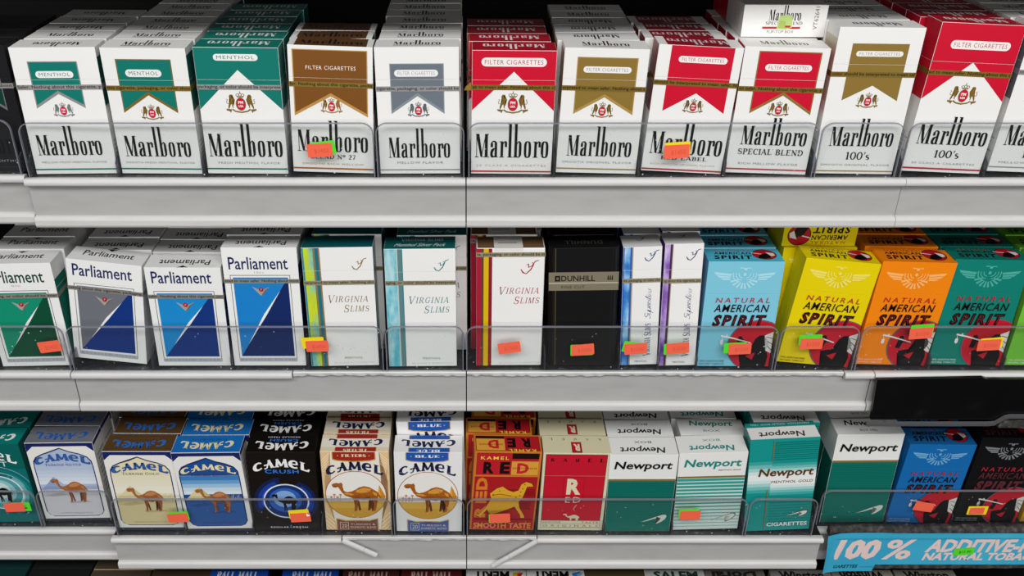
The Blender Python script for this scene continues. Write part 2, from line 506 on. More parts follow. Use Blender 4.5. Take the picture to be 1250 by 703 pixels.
# ------------------------------------------------------------------ printed artwork on pack faces
class Art:
    EPS = 1.5e-5

    def __init__(s, W, H, D):
        s.W, s.H, s.D = W, H, D
        s.items = []
        s.f = 'F'
        s.n = {}
        s.flip = False

    def face(s, f, flip=False):
        s.f = f
        s.flip = flip
        return s

    def size(s):
        return {'F': (s.W, s.H), 'T': (s.W, s.D), 'B': (s.W, s.D), 'R': (s.D, s.H), 'L': (s.D, s.H)}[s.f]

    def add(s, geo, c):
        vs, fs = geo
        k = s.n.get(s.f, 0) + 1
        s.n[s.f] = k
        if s.flip:
            a, b = s.size()
            vs = [(a - x, b - y) for x, y in vs]
        m = ink(c) if isinstance(c, str) else c
        s.items.append((s.f, k, list(vs), fs, m))

    def rect(s, x0, y0, x1, y1, c):
        s.add(bar(x0, y0, x1, y1), c)

    def poly(s, pts, c):
        s.add(P(*pts), c)

    def line(s, pts, w_, c):
        s.add(stroke(pts, w_), c)

    def frame(s, x0, y0, x1, y1, w_, c):
        o = [(x0, y0), (x1, y0), (x1, y1), (x0, y1)]
        i = [(x0 + w_, y0 + w_), (x1 - w_, y0 + w_), (x1 - w_, y1 - w_), (x0 + w_, y1 - w_)]
        s.add(loopring(o, i), c)

    def ell(s, cx, cy, rx, ry, c, n=32):
        s.poly(arc(cx, cy, rx, ry, 0, 360 - 360 / n, n - 1), c)

    def ring(s, cx, cy, rx, ry, w_, c, n=36):
        s.add(loopring(arc(cx, cy, rx, ry, 0, 360 - 360 / n, n - 1), arc(cx, cy, rx - w_, ry - w_, 0, 360 - 360 / n, n - 1)), c)

    def pill(s, x0, y0, x1, y1, c):
        r = (y1 - y0) / 2
        s.poly(arc(x1 - r, y0 + r, r, r, -90, 90, 8) + arc(x0 + r, y0 + r, r, r, 90, 270, 8), c)

    def geo(s, g, x0, y0, x1, y1, c, shear=0.0, bend=0.0, rot90=False):
        vs, fs = g
        out = []
        for x, y in vs:
            if rot90:
                out.append((x1 - y * (x1 - x0), y0 + x * (y1 - y0)))
                continue
            xx = x0 + x * (x1 - x0) + (y - 0.5) * (y1 - y0) * shear
            yy = y0 + y * (y1 - y0) - bend * (2 * x - 1) ** 2
            out.append((xx, yy))
        s.add((out, fs), c)

    def text(s, t, x0, y0, x1, y1, c, bold=0.0, shear=0.0, space=1.0, **k):
        s.geo(text_geo(t, bold, space), x0, y0, x1, y1, c, shear, **k)

    def serif(s, t, x0, y0, x1, y1, c, T=0.17, th=0.055, gap=0.1, big=1.0, shear=0.0, **k):
        s.geo(serif_geo(t, T, th, gap, big), x0, y0, x1, y1, c, shear, **k)

    def build(s, which, seam):
        """bmesh faces of the art; which: 'lid' (above the seam), 'carton' (below) or 'all'"""
        bm = bmesh.new()
        mats = []
        W, H, D = s.W, s.H, s.D
        for f, k, vs, fs, m in s.items:
            if m not in mats:
                mats.append(m)
            mi = mats.index(m)
            e = s.EPS * 1000 * (k + 1)
            tb = bmesh.new()
            if f == 'F':
                co = [(x - W / 2, -e, y) for x, y in vs]
            elif f == 'T':
                co = [(x - W / 2, y, H + e) for x, y in vs]
            elif f == 'B':
                co = [(x - W / 2, D - y, -e) for x, y in vs]
            elif f == 'R':
                co = [(W / 2 + e, x, y) for x, y in vs]
            else:
                co = [(-W / 2 - e, D - x, y) for x, y in vs]
            bv = [tb.verts.new(c) for c in co]
            want = {'F': (0, -1, 0), 'T': (0, 0, 1), 'B': (0, 0, -1), 'R': (1, 0, 0), 'L': (-1, 0, 0)}[f]
            for q in fs:
                try:
                    fc = tb.faces.new([bv[i] for i in q])
                except ValueError:
                    continue
                fc.material_index = mi
            big = [q for q in tb.faces if len(q.verts) > 4]
            if big:
                bmesh.ops.triangulate(tb, faces=big)
            inset = 0.2
            lim = []
            if f in 'FTB':
                lim += [((W / 2 - inset, 0, 0), (1, 0, 0), 0), ((-W / 2 + inset, 0, 0), (-1, 0, 0), 0)]
            if f in 'FRL':
                lim += [((0, 0, H - inset), (0, 0, 1), 2), ((0, 0, inset), (0, 0, -1), 2)]
            if f in 'TBRL':
                lim += [((0, D - inset, 0), (0, 1, 0), 1), ((0, inset, 0), (0, -1, 0), 1)]
            if f in 'FRL' and which == 'lid':
                lim.append(((0, 0, seam + 0.10), (0, 0, -1), 2))
            if f in 'FRL' and which == 'carton':
                lim.append(((0, 0, seam - 0.10), (0, 0, 1), 2))
            if f == 'T' and which == 'carton' or f == 'B' and which == 'lid':
                tb.free()
                continue
            for pc, pn, ax in lim:
                c0, sg = pc[ax], pn[ax]
                if any((v.co[ax] - c0) * sg > 1e-6 for v in tb.verts):
                    bmesh.ops.bisect_plane(tb, geom=tb.verts[:] + tb.edges[:] + tb.faces[:], dist=1e-5, plane_co=pc, plane_no=pn, clear_outer=True)
            wv = Vector(want)
            mp = {}
            for v in tb.verts:
                mp[v] = bm.verts.new(v.co / 1000)
            for q in tb.faces:
                q.normal_update()
                lst = [mp[v] for v in q.verts]
                if q.normal.dot(wv) < 0:
                    lst.reverse()
                nf = bm.faces.new(lst)
                nf.material_index = q.material_index
            tb.free()
        return bm, mats


def box_bm(W, D, z0, z1, bev=0.5, mats=None, chamfer=0.0, segs=2):
    """rounded carton, origin bottom front centre, millimetres in, metres out; mats: dict front/top/side -> slot"""
    bm = bmesh.new()
    bmesh.ops.create_cube(bm, size=1)
    for v in bm.verts:
        v.co = Vector((v.co.x * W, (v.co.y + 0.5) * D, z0 + (v.co.z + 0.5) * (z1 - z0)))
    for f in bm.faces:
        n = f.normal
        f.material_index = 1 if n.z > 0.9 else (2 if abs(n.x) > 0.9 else 0)
    if chamfer:
        ed = [e for e in bm.edges if abs(e.verts[0].co.z - e.verts[1].co.z) > 1]
        bmesh.ops.bevel(bm, geom=ed, offset=chamfer, segments=1, affect='EDGES')
    ed = bm.edges[:] if not chamfer else [e for e in bm.edges]
    bmesh.ops.bevel(bm, geom=ed, offset=bev, segments=segs, affect='EDGES', profile=0.5)
    bm.normal_update()
    for v in bm.verts:
        v.co /= 1000
    return bm


def merge(bm, other, off):
    mp = {v: bm.verts.new(v.co) for v in other.verts}
    for f in other.faces:
        nf = bm.faces.new([mp[v] for v in f.verts])
        nf.material_index = f.material_index + off


def obj(name, bm, mats, parent=None, smooth=False):
    me = bpy.data.meshes.new(name)
    bm.to_mesh(me)
    bm.free()
    for m in mats:
        me.materials.append(m)
    if smooth:
        for p in me.polygons:
            p.use_smooth = True
    o = bpy.data.objects.new(name, me)
    COL.objects.link(o)
    o.parent = parent
    return o


def tag(o, label=None, cat=None, group=None, kind=None):
    for k, v in (('label', label), ('category', cat), ('group', group), ('kind', kind)):
        if v:
            o[k] = v
    return o


def empty(name, loc=(0, 0, 0), rot=(0, 0, 0)):
    o = bpy.data.objects.new(name, None)
    o.empty_display_size = 0.02
    COL.objects.link(o)
    o.location = loc
    o.rotation_euler = rot
    return o


def dup(root, loc, rot):
    r = root.copy()
    COL.objects.link(r)
    r.location = loc
    r.rotation_euler = rot
    for ch in list(root.children):
        c = ch.copy()
        COL.objects.link(c)
        c.parent = r
    return r


def add_box(bm, x0, y0, z0, x1, y1, z1, mi=0):
    vs = [bm.verts.new(c) for c in ((x0, y0, z0), (x1, y0, z0), (x1, y1, z0), (x0, y1, z0), (x0, y0, z1), (x1, y0, z1), (x1, y1, z1), (x0, y1, z1))]
    for q in ((3, 2, 1, 0), (4, 5, 6, 7), (0, 1, 5, 4), (1, 2, 6, 5), (2, 3, 7, 6), (3, 0, 4, 7)):
        bm.faces.new([vs[i] for i in q]).material_index = mi


def strip_bm(W, D, z, hgt, e=0.22):
    """tear tape wrapping the front and both sides"""
    bm = bmesh.new()
    pth = [(-W / 2 - e, D), (-W / 2 - e, -e), (W / 2 + e, -e), (W / 2 + e, D)]
    inn = [(-W / 2 - e + 0.16, D), (-W / 2 - e + 0.16, -e + 0.16), (W / 2 + e - 0.16, -e + 0.16), (W / 2 + e - 0.16, D)]
    a = [[bm.verts.new(Vector((x, y, zz)) / 1000) for x, y in q] for q in (pth, inn) for zz in (z - hgt / 2, z + hgt / 2)]
    for i in range(3):
        bm.faces.new((a[0][i], a[0][i + 1], a[1][i + 1], a[1][i]))
        bm.faces.new((a[2][i + 1], a[2][i], a[3][i], a[3][i + 1]))
        bm.faces.new((a[1][i], a[1][i + 1], a[3][i + 1], a[3][i]))
        bm.faces.new((a[0][i + 1], a[0][i], a[2][i], a[2][i + 1]))
    for i in (0, 3):
        bm.faces.new((a[0][i], a[1][i], a[3][i], a[2][i]) if i == 0 else (a[1][i], a[0][i], a[2][i], a[3][i]))
    return bm


def make_pack(d):
    """d: dict W,H,D, front/top/side colours, art(A), seam (0 = soft pack), strip=(z, colour, phrase)"""
    W, H, D = d['W'], d['H'], d.get('D', 21.0)
    root = empty('cigarette_pack')
    A = Art(W, H, D)
    d['art'](A, d)
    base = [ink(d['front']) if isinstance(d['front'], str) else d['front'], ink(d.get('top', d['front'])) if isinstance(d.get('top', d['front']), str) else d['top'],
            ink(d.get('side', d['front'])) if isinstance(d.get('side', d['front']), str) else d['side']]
    seam = d.get('seam', 0)
    ch = d.get('chamfer', 0.0)
    if seam:
        for nm, z0, z1, wh in (('carton', 0, seam - 0.03, 'carton'), ('lid', seam + 0.03, H, 'lid')):
            bm = box_bm(W, D, z0, z1, 0.16 if not ch else 0.25, chamfer=ch)
            ab, am = A.build(wh, seam)
            merge(bm, ab, 3)
            ab.free()
            obj(nm, bm, base + am, root)
    else:
        bm = box_bm(W, D, 0, H, 0.9, segs=3)
        ab, am = A.build('all', 0)
        merge(bm, ab, 3)
        ab.free()
        obj('wrapper', bm, base + am, root)
    if d.get('strip'):
        z, col, ph = d['strip']
        hg = d.get('striph', 3.4)
        bm = strip_bm(W, D, z, hg)
        T = Art(W, H, D)
        T.text(ph, 0.4, z - hg * 0.40, W - 0.4, z + hg * 0.42, '080605', 0.01)
        ab, am = T.build('all', 0)
        for v in ab.verts:
            v.co.y -= 0.24e-3
        merge(bm, ab, 1)
        ab.free()
        obj('tear_strip', bm, [ink(col, 0.35, 0.4, 0.25)] + am, root)
    return root


# ------------------------------------------------------------------ artwork: white packs with a coloured chevron
WH = 'e9e8e5'
GOLD = '7d6125'
RED = 'c8102e'
TEAL = '0f7468'
BLK = '0d0d12'


def crest(A, cx, cy, s, col):
    m = lambda x, y: (cx + (x - 505) * s, cy - (y - 405) * s)
    lion = [(310, 275), (325, 240), (365, 238), (385, 262), (352, 268), (352, 290), (395, 305), (408, 328), (378, 350), (372, 400), (385, 420), (362, 455), (375, 480), (355, 470), (350, 430), (352, 405), (325, 425), (320, 450), (298, 465), (300, 490), (285, 490), (285, 460), (305, 430), (300, 400), (330, 360), (325, 320)]
    for sg in (1, -1):
        mm = (lambda x, y: m(x, y)) if sg == 1 else (lambda x, y: m(1010 - x, y))
        A.poly([mm(*p) for p in lion], col)
        A.line([mm(300, 400), mm(268, 395), mm(265, 360), mm(285, 330), mm(262, 320)], 10 * s, col)
        A.poly([mm(245, 490), mm(345, 500), mm(320, 562), mm(300, 535), mm(250, 520)], col)
        A.ring(*m(505 - sg * 45, 245), 30 * s, 26 * s, 10 * s, col, 14)
    A.ring(*m(505, 240), 26 * s, 32 * s, 10 * s, col, 14)
    A.rect(*m(500, 215), *m(512, 180), col)
    A.rect(*m(450, 285), *m(560, 272), col)
    A.line([m(350, 497), m(400, 532), m(505, 552), m(610, 532), m(662, 497)], 24 * s, col)
    A.ell(*m(505, 405), 86 * s, 116 * s, '2f6a3f' if col == GOLD or col == '5a4a22' else col, 24)
    A.ell(*m(505, 405), 76 * s, 106 * s, RED, 24)
    A.text('PM', *m(462, 402), *m(548, 352), 'f2eeee', 0.03)
    A.text('USA', *m(462, 462), *m(548, 422), 'f2eeee', 0.03)


def chevron_pack(A, d):
    W, H = A.W, A.H
    c = d['band']
    b = d['box']  # None -> the colour fills the pack top
    if b is None:
        y = d.get('low', 45.5)
        ap = d.get('apex', 72.5)
        A.poly([(0, H), (0, y), (W / 2, ap), (W, y), (W, H)], c)
        for f in 'RL':
            A.face(f)
            A.rect(0, y, A.D, H, c)
        A.face('F')
    else:
        x0, x1, yt, yl, ya = b
        ec = d.get('edge')
        xm = (x0 + x1) / 2
        if ec:
            A.poly([(x0 - 0.7, yt + 0.6), (x0 - 0.7, yl - 2.4), (xm, ya - 2.2), (x1 + 0.7, yl - 2.4), (x1 + 0.7, yt + 0.6)], ec)
        A.poly([(x0, yt), (x0, yl), (xm, ya), (x1, yl), (x1, yt)], c)
        sc_ = d.get('sidec', c)
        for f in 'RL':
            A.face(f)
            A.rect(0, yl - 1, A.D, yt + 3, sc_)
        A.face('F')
    px0, px1, py0, py1, pf, pt, pc = d['pill']
    if pf:
        A.pill(px0, py0, px1, py1, pf)
    hh = (py1 - py0) * 0.26
    A.text(pt, px0 + 2.2, (py0 + py1) / 2 - hh, px1 - 2.2, (py0 + py1) / 2 + hh, pc, 0.0, 0, 1.15)
    cx, cy, cs, cc = d['crest']
    crest(A, cx, cy, cs, cc)
    A.geo(WORD, *d['word'], BLK)
    for kind, t, x0, y0, x1, y1, tc in d['subs']:
        if kind == 'serif':
            A.serif(t, x0, y0, x1, y1, tc, 0.16, 0.07)
        else:
            A.text(t, x0, y0, x1, y1, tc, 0.0, 0, 1.2)
    sy, sh, scol = d['line']
    A.rect(0, sy, W, sy + sh, scol)
    for f in 'RL':
        A.face(f)
        for k in range(5):
            A.rect(3, 22 - k * 3, A.D - 3 - (k % 3) * 3, 22.8 - k * 3, 'a8a6a2')
    A.face('T', d.get('flip', False))
    tcol = d.get('topband')
    wcol = BLK
    if tcol:
        x0, x1 = d.get('topx', (0, W))
        A.rect(x0, 0, x1, A.D, tcol)
        wcol = d.get('topword', WH)
    if tcol:
        A.geo(WORD, 7, 5, W - 7, 17.5, wcol)
    else:
        A.geo(WORD, 12, 7, W - 12, 18, wcol)
    if d.get('topline'):
        A.rect(12, 4.6, W - 12, 5.6, d['topline'])
    A.face('F')


# ------------------------------------------------------------------ artwork: white packs with a slashed two-tone window
def slash_pack(A, d):
    W, H = A.W, A.H
    c1, c2, tc = d['c1'], d['c2'], d['ink']
    yt, yb = d['yt'], 8.4
    A.text('Parliament', 4.2, d['wy'], 47.6, d['wy'] + 10, tc, 0.012)
    if d.get('sub'):
        A.text(d['sub'], 22.5, d['wy'] - 3.2, 29.5, d['wy'] - 1.6, '9a9a9a')
    A.frame(4.4, 4.2, 48.6, yt + 1.9, 0.45, '55524e')
    A.poly([(6.5, yt), (6.5, yb), (46.9, yt)], c1)
    A.poly([(46.9, yt), (46.9, yb), (6.5, yb)], c2)
    t0, t1 = (18.6 - yb) / (yt - yb), (yt - 10.6 - yb) / (yt - yb)
    L_ = lambda t, o: (6.5 + 40.4 * t - o * 0.86, yb + (yt - yb) * t + o * 0.5)
    tm = t0 + 0.55 * (t1 - t0)
    A.poly([L_(t0, 0.1), L_(tm, -0.5), L_(t1, 0.0), L_(tm, 1.5)], WH)
    vy = yt - 7.4
    A.poly([(19.6, vy), (25.6, vy - 7.3), (26.8, vy - 7.3), (33.2, vy), (28.8, vy - 2.2), (24, vy - 2.2)], 'a49a94')
    A.poly([(26.2, vy - 7.2), (27, vy - 7.2), (33.2, vy), (29, vy - 3)], '6b625e')
    A.ell(26.4, vy - 2.4, 1.8, 1.9, '9e1b22', 18)
    A.text('P', 25.9, vy - 3.3, 27, vy - 1.5, 'e0b0b0')
    A.rect(4.6, 3.7, 48.4, 6.9, 'a8adb4')
    A.text('RECESSED FILTER', 6, 4.5, 47, 6.2, '7f868e', 0, 0, 1.4)
    for f in 'RL':
        A.face(f)
        A.rect(0, 10, A.D, H - 14, d['sidec'])
    A.face('T', d.get('flip', False))
    A.text('Parliament', 9, 8.5, W - 9, 16.5, '15151a', 0.01)
    A.poly([(W / 2 - 4.5, 21), (W / 2 - 1.2, 18.6), (W / 2, 17.6), (W / 2 + 1.2, 18.6), (W / 2 + 4.5, 21), (W / 2 + 1.4, 20.4), (W / 2, 21.2), (W / 2 - 1.4, 20.4)], '15151a')
    A.face('F')


# ------------------------------------------------------------------ artwork: tall white slims
def script_y(A, x, y, s, c):
    A.line([(x, y + 0.28 * s), (x + 0.12 * s, y + 0.08 * s), (x + 0.3 * s, y), (x + 0.55 * s, y + 0.25 * s), (x + 0.72 * s, y + 0.6 * s), (x + 0.62 * s, y + 0.72 * s)], [0.05 * s, 0.09 * s, 0.06 * s, 0.07 * s, 0.06 * s, 0.05 * s], c)
    A.line([(x + 0.3 * s, y + 0.55 * s), (x + 0.42 * s, y + 0.62 * s), (x + 0.44 * s, y + 0.4 * s), (x + 0.62 * s, y + 0.5 * s), (x + 0.8 * s, y + 0.78 * s), (x + 1.0 * s, y + 0.84 * s)], [0.04 * s, 0.08 * s, 0.08 * s, 0.05 * s, 0.06 * s, 0.04 * s], c)


def slims_pack(A, d):
    W, H = A.W, A.H
    for x0, x1, c in d['bars']:
        A.rect(x0, 0, x1, H, c)
    c = d['ink']
    sx, sy, ss = d['script']
    script_y(A, sx, sy, ss, c)
    if d.get('vert'):
        A.serif('VIRGINIA SLIMS', 17.2, 8, 22.8, 36, c, 0.17, 0.1, 0.12, 1.25, rot90=True)
        A.geo(script_geo('Superslims'), 16.8, 40, 23.6, 66, c, rot90=True)
        A.text('MENTHOL', 11, 2.2, 20.5, 3.8, c)
    else:
        y = d['wy']
        A.serif('VIRGINIA', 16.5, y, 46.8, y + 6.6, c, 0.11, 0.05, 0.16, 1.3, 0.22)
        A.serif('SLIMS', 28.5, y - 8, 46.8, y - 1.6, c, 0.11, 0.05, 0.16, 1.3, 0.22)
        if d.get('menthol'):
            A.text('MENTHOL', 26, 6.2, 39.6, 8.1, c, 0, 0, 1.2)
        A.text('20 CLASS A CIGARETTES', 17.5, 2.2, 48.5, 3.4, 'b9b5ae', 0, 0, 1.3)
    if d.get('sidebar'):
        for f in 'RL':
            A.face(f)
            A.rect(0, 0, A.D, H, d['sidebar'])
    A.face('T', d.get('flip', False))
    if d.get('toptext'):
        A.serif('VIRGINIA SLIMS', 12, 13, W - 9, 18.5, 'd5dcda', 0.1, 0.05, 0.14, 1.25)
        A.text('Menthol Silver Pack', 8, 4.4, W - 7, 9.6, 'd5dcda', 0, 0.4)
    elif d.get('softtop'):
        A.rect(13, 0, 34, A.D, 'dcdad4')
        A.rect(16, 9, 30, 11, 'a9a59c')
    elif d.get('vert'):
        script_y(A, 11, 11, 8, c)
    A.face('F')
    if d.get('softtop'):
        A.rect(13, H - 2.2, 34, H, 'dcdad4')


def black_band_pack(A, d):
    W, H = A.W, A.H
    A.rect(5, 0, 5.35, H, '6e5c3a')
    A.rect(3.6, 4, 3.8, H, '2a2724')
    A.rect(W - 5, 4, W - 4.8, H, '2a2724')
    A.rect(0, 65, W, 80, '7d7462')
    A.rect(0, 70.6, W, 71.5, 'c9c1ae')
    A.rect(4.7, 72.6, 8.6, 77.2, '14120f')
    A.rect(5.8, 73.8, 7.5, 76, '6d6554')
    A.text('DUNHILL', 9.4, 72.6, 34, 77.2, '14120f', 0.014)
    A.text('FINE CUT', 9.6, 66.6, 26.5, 69, '2b2620', 0, 0, 1.15)
    for k in range(3):
        A.poly([(43 + k * 1.5, 73.4), (44.2 + k * 1.5, 73.4), (43.9 + k * 1.5, 77), (43.3 + k * 1.5, 77)], '2b2620')
    A.face('T', True)
    A.text('DUNHILL', 12, 8, W - 12, 14, '4a4640', 0.01, 0, 1.2)
    A.face('F')


# ------------------------------------------------------------------ artwork: bird crest and red disc packs
def bird(A, cx, y, s, c):
    for sg in (-1, 1):
        X = lambda v: cx + sg * v * s
        A.poly([(X(9), y + 2.6 * s), (X(22.5), y + 4.2 * s), (X(21), y + 2.0 * s), (X(10), y + 1.0 * s)], c)
        A.poly([(X(10), y + 0.5 * s), (X(20.4), y + 1.5 * s), (X(18.4), y - 0.3 * s), (X(10), y - 0.8 * s)], c)
        A.poly([(X(10), y - 1.2 * s), (X(17.6), y - 0.8 * s), (X(15.6), y - 2.2 * s), (X(10), y - 2.4 * s)], c)
        A.line([(X(8.4), y + 3.6 * s), (X(8), y - 0.5 * s), (X(5.5), y - 3.2 * s), (X(3), y - 3.8 * s)], 0.8 * s, c)
        A.line([(X(6.4), y + 3.4 * s), (X(6.0), y + 0.4 * s), (X(4), y - 1.8 * s), (X(1.8), y - 2.3 * s)], 0.7 * s, c)
        A.line([(X(4.4), y + 3.2 * s), (X(3.6), y + 0.6 * s), (X(1.4), y - 0.6 * s)], 0.7 * s, c)
        A.rect(min(X(0.8), X(4)), y + 7.2 * s, max(X(0.8), X(4)), y + 8.0 * s, c)
        for k in range(4):
            a = R(270 + sg * (8 + 20 * k))
            p, q = (cx + math.cos(a) * 4.4 * s, y + math.sin(a) * 4.4 * s - 0.4 * s), (cx + math.cos(a) * 10.5 * s, y + math.sin(a) * 9.6 * s)
            A.line([p, q], [0.9 * s, 1.7 * s], c)
    A.rect(cx - 1.2 * s, y + 5.8 * s, cx + 1.2 * s, y + 7.8 * s, c)
    A.ell(cx, y + 2.4 * s, 1.2 * s, 1.4 * s, c, 12)


def disc_pack(A, d):
    W, H = A.W, A.H
    k = H / 90
    bird(A, 27.2, 77.2 * k, 1.0, d['bird'])
    o = d.get('word', '1a1012')
    ix = d.get('inner', 'b5202c')
    A.ell(43.5, 18.6, 22.4, 22.4, d.get('rim', '53606a'), 48)
    A.ell(43.5, 18.6, 21.6, 21.6, 'c01a2c', 48)
    # seated smoker silhouette
    A.poly([(33, 0), (34.5, 8), (31, 9.5), (30.4, 13), (36, 14.6), (41, 15.2), (43, 18), (41.5, 20), (42.4, 22.5), (41.8, 24.6), (44.6, 27.6), (49, 28.2), (51.6, 24), (50.4, 19), (51.4, 15), (53, 9), (51, 5), (52, 0)], '120e10')
    A.poly([(27.6, 16), (30, 24.6), (29, 26.6), (31.4, 27), (33.2, 23.2), (36.4, 22.4), (35, 20.8), (32.6, 21.2), (31.2, 15.4)], '120e10')
    A.poly([(36, 9.4), (43, 12.6), (42, 8.4), (41.2, 6.2)], 'c01a2c')
    A.poly([(48.4, 27.6), (55, 31), (55, 12), (50.6, 14.4), (52.6, 20), (51, 24)], 'dad6d0')
    for q in ((50, 26.4, 55, 25), (51.4, 22.6, 55, 20), (51.6, 18.6, 55, 14.6)):
        A.line([(q[0], q[1]), (q[2], q[3])], 0.5, '120e10')
    A.line([(15.6, 27.2), (24, 25.4), (38.6, 21.2)], [1.5, 1.2, 0.9], 'e4e0da')
    A.line([(16.6, 25.6), (16.8, 23.6)], 0.5, 'e4e0da')
    A.poly([(15.6, 23.6), (17.8, 23.6), (18, 20.4), (16.8, 19), (15.4, 20.6)], 'e4e0da')
    A.poly([(19, 27.6), (20.4, 28.4), (20.8, 26.4)], 'e4e0da')
    A.text('NATURAL', 8.8, 56 * k, 48.6, 60.2 * k, d.get('nat', 'b5202c'), 0.0, 0.16, 1.45)
    A.text('AMERICAN', 8.4, 48 * k, 48, 54.6 * k, o, 0.006, 0.16, 1.12)
    A.text('SPIRIT', 8.4, 35.6 * k, 46.8, 45.8 * k, o, 0.05, 0.2, 1.25)
    A.text('SPIRIT', 9.7, 37.1 * k, 45.6, 44.3 * k, ix, -0.034, 0.2, 1.45)
    if not d.get('nofoot'):
        A.text('100% ADDITIVE-FREE', 1.8, 4.2, 20.5, 5.6, d['foot'])
        A.text('NATURAL TOBACCO', 1.8, 1.8, 20.5, 3.2, d['foot'])
    for f in 'RL':
        A.face(f)
        for q in range(6):
            A.rect(9 + q * 1.6, 8, 9.5 + q * 1.6, 52 - (q % 3) * 8, d['fine'])
    A.face('T', d.get('flip', False))
    A.text('NATURAL', 8, 17, 34, 19.4, ix, 0, 0.1, 1.4)
    A.text('AMERICAN', 6.5, 12, 33.5, 16, o, 0.02, 0.1, 1.1)
    A.text('SPIRIT', 5.5, 4.2, 33, 10.6, o, 0.035, 0.12, 1.2)
    A.ell(43, 12, 8.8, 8.6, '2a1414', 28)
    A.ell(43, 12, 8.2, 8.0, 'b01826', 28)
    A.poly([(37, 6), (40, 12), (45, 14), (48, 10), (46, 6), (42, 4.6)], '120e10')
    A.poly([(44.6, 15.5), (50, 14), (50.6, 10.5), (47.4, 8.6)], 'd6d2cc')
    A.line([(33.6, 14.6), (41, 12.6)], 0.8, 'e4e0da')
    A.face('F')


# ------------------------------------------------------------------ artwork: camel packs
def camel_fig(A, x0, y0, x1, y1, c, dark, lite=None):
    X = lambda p: (x0 + (p[0] - 585) / 232 * (x1 - x0), y0 + (504 - p[1]) / 139 * (y1 - y0))
    for q in CAMEL_BACK:
        A.poly([X(p) for p in q], dark)
    A.poly([X(p) for p in CAMEL_PTS], c)
    if lite:
        A.poly([X(p) for p in [(700, 402), (738, 388), (772, 396), (760, 410), (725, 414), (698, 412)]], lite)
        A.poly([X(p) for p in [(645, 414), (672, 416), (690, 424), (668, 426), (642, 418)]], lite)
        A.poly([X(p) for p in [(775, 408), (795, 414), (798, 430), (784, 424)]], lite)
        A.poly([X(p) for p in [(690, 436), (735, 438), (764, 432), (762, 441), (735, 447), (711, 443)]], dark)
        for q in ((712, 420, 722, 428), (735, 418, 750, 428), (752, 402, 764, 414), (704, 424, 712, 434), (660, 420, 668, 428), (690, 452, 696, 470)):
            A.line([X((q[0], q[1])), X((q[2], q[3]))], 0.35, dark)
        A.poly([X(p) for p in [(590, 386), (604, 388), (612, 384), (600, 381)]], dark)


def arch_pack(A, d):
    """picture-window camel pack with an ogee arch"""
    W, H = A.W, A.H
    A.rect(0, 0, W, H, 'e6e4e0')
    nav = '1c2660'
    A.rect(0, 83.8, W, H - 0.4, nav)
    A.poly([(0, 84), (0, 78), (6, 84)], nav)
    A.poly([(W, 84), (W, 78), (W - 6, 84)], nav)
    A.rect(0, 0, W, 3.2, '3a3a4c')
    arch = [(2.6, 62), (3.2, 68), (6, 72.6), (12, 76), (20, 78.6), (27.5, 82.4), (35, 78.6), (43, 76), (49, 72.6), (51.8, 68), (52.4, 62), (52.4, 12), (50, 7.6), (46, 5.8), (9, 5.8), (5, 7.6), (2.6, 12)]
    inn = [(27.5 + (x - 27.5) * 0.965, 43 + (y - 43) * 0.97) for x, y in arch]
    A.poly(arch, nav)
    A.poly(inn, d['sky'][0])
    ys = [63, 58, 54, 50, 46, 42.5]
    for i, c in enumerate(d['sky'][1:]):
        A.rect(3.5, ys[i + 1] if i + 1 < len(ys) else 37, 51.5, ys[i], c)
    hz = 36.5
    A.poly([(3.6, hz), (3.6, 11), (6, 7.2), (10, 6.6), (45, 6.6), (49, 7.4), (51.4, 11), (51.4, hz)], d['sand'])
    A.poly([(4, hz), (16.5, 51), (29, hz)], d['pyr'])
    A.poly([(16.5, 51), (29, hz), (21, hz)], d['pyr2'])
    for k in range(7):
        A.line([(41 + k * 1.5, hz), (41.4 + k * 1.5, hz + 3 + (k % 3) * 1.4)], [0.9, 0.3], d['pyr2'])
    A.poly([(5, 30), (18, 33), (26, 31), (12, 28.6)], d['dune'])
    A.poly([(26, 20.8), (44, 22.2), (40, 24), (24, 23)], d['dune'])
    camel_fig(A, 13, 22, 43, 49, 'a5653a', '7a4424', 'bd8152')
    A.geo(CAMELW, 4.4, 68.4, 50.8, 76.6, nav, bend=5.2)
    A.geo(CAMELW, 4.8, 68.9, 50.4, 76.2, d['wc'], bend=5.2)
    A.serif(d['sub'], 12.5, 62.8, 42.5, 65.8, d['subc'], 0.12, 0.05, 0.14, 1.3)
    A.text('AROMATIC & MELLOW TASTE', 14, 9.2, 42, 10.6, d['footc'], 0, 0, 1.2)
    for f in 'RL':
        A.face(f)
        A.rect(0, 0, A.D, H, 'dcdad6')
        for q in range(9):
            A.rect(4 + (q % 3), 70 - q * 5, 19 - (q % 4) * 2, 71.6 - q * 5, '8d8b90')
        A.rect(0, 83.8, A.D, H, nav)
    A.face('T', True)
    A.rect(0, 0, W, A.D, d['topc'])
    A.geo(CAMELW, 7, 8.4, W - 5, 17.6, d['topw'], bend=3)
    A.serif(d['sub'], 13, 4, W - 13, 6.4, d['tops'], 0.12, 0.05, 0.14, 1.3)
    A.face('F')


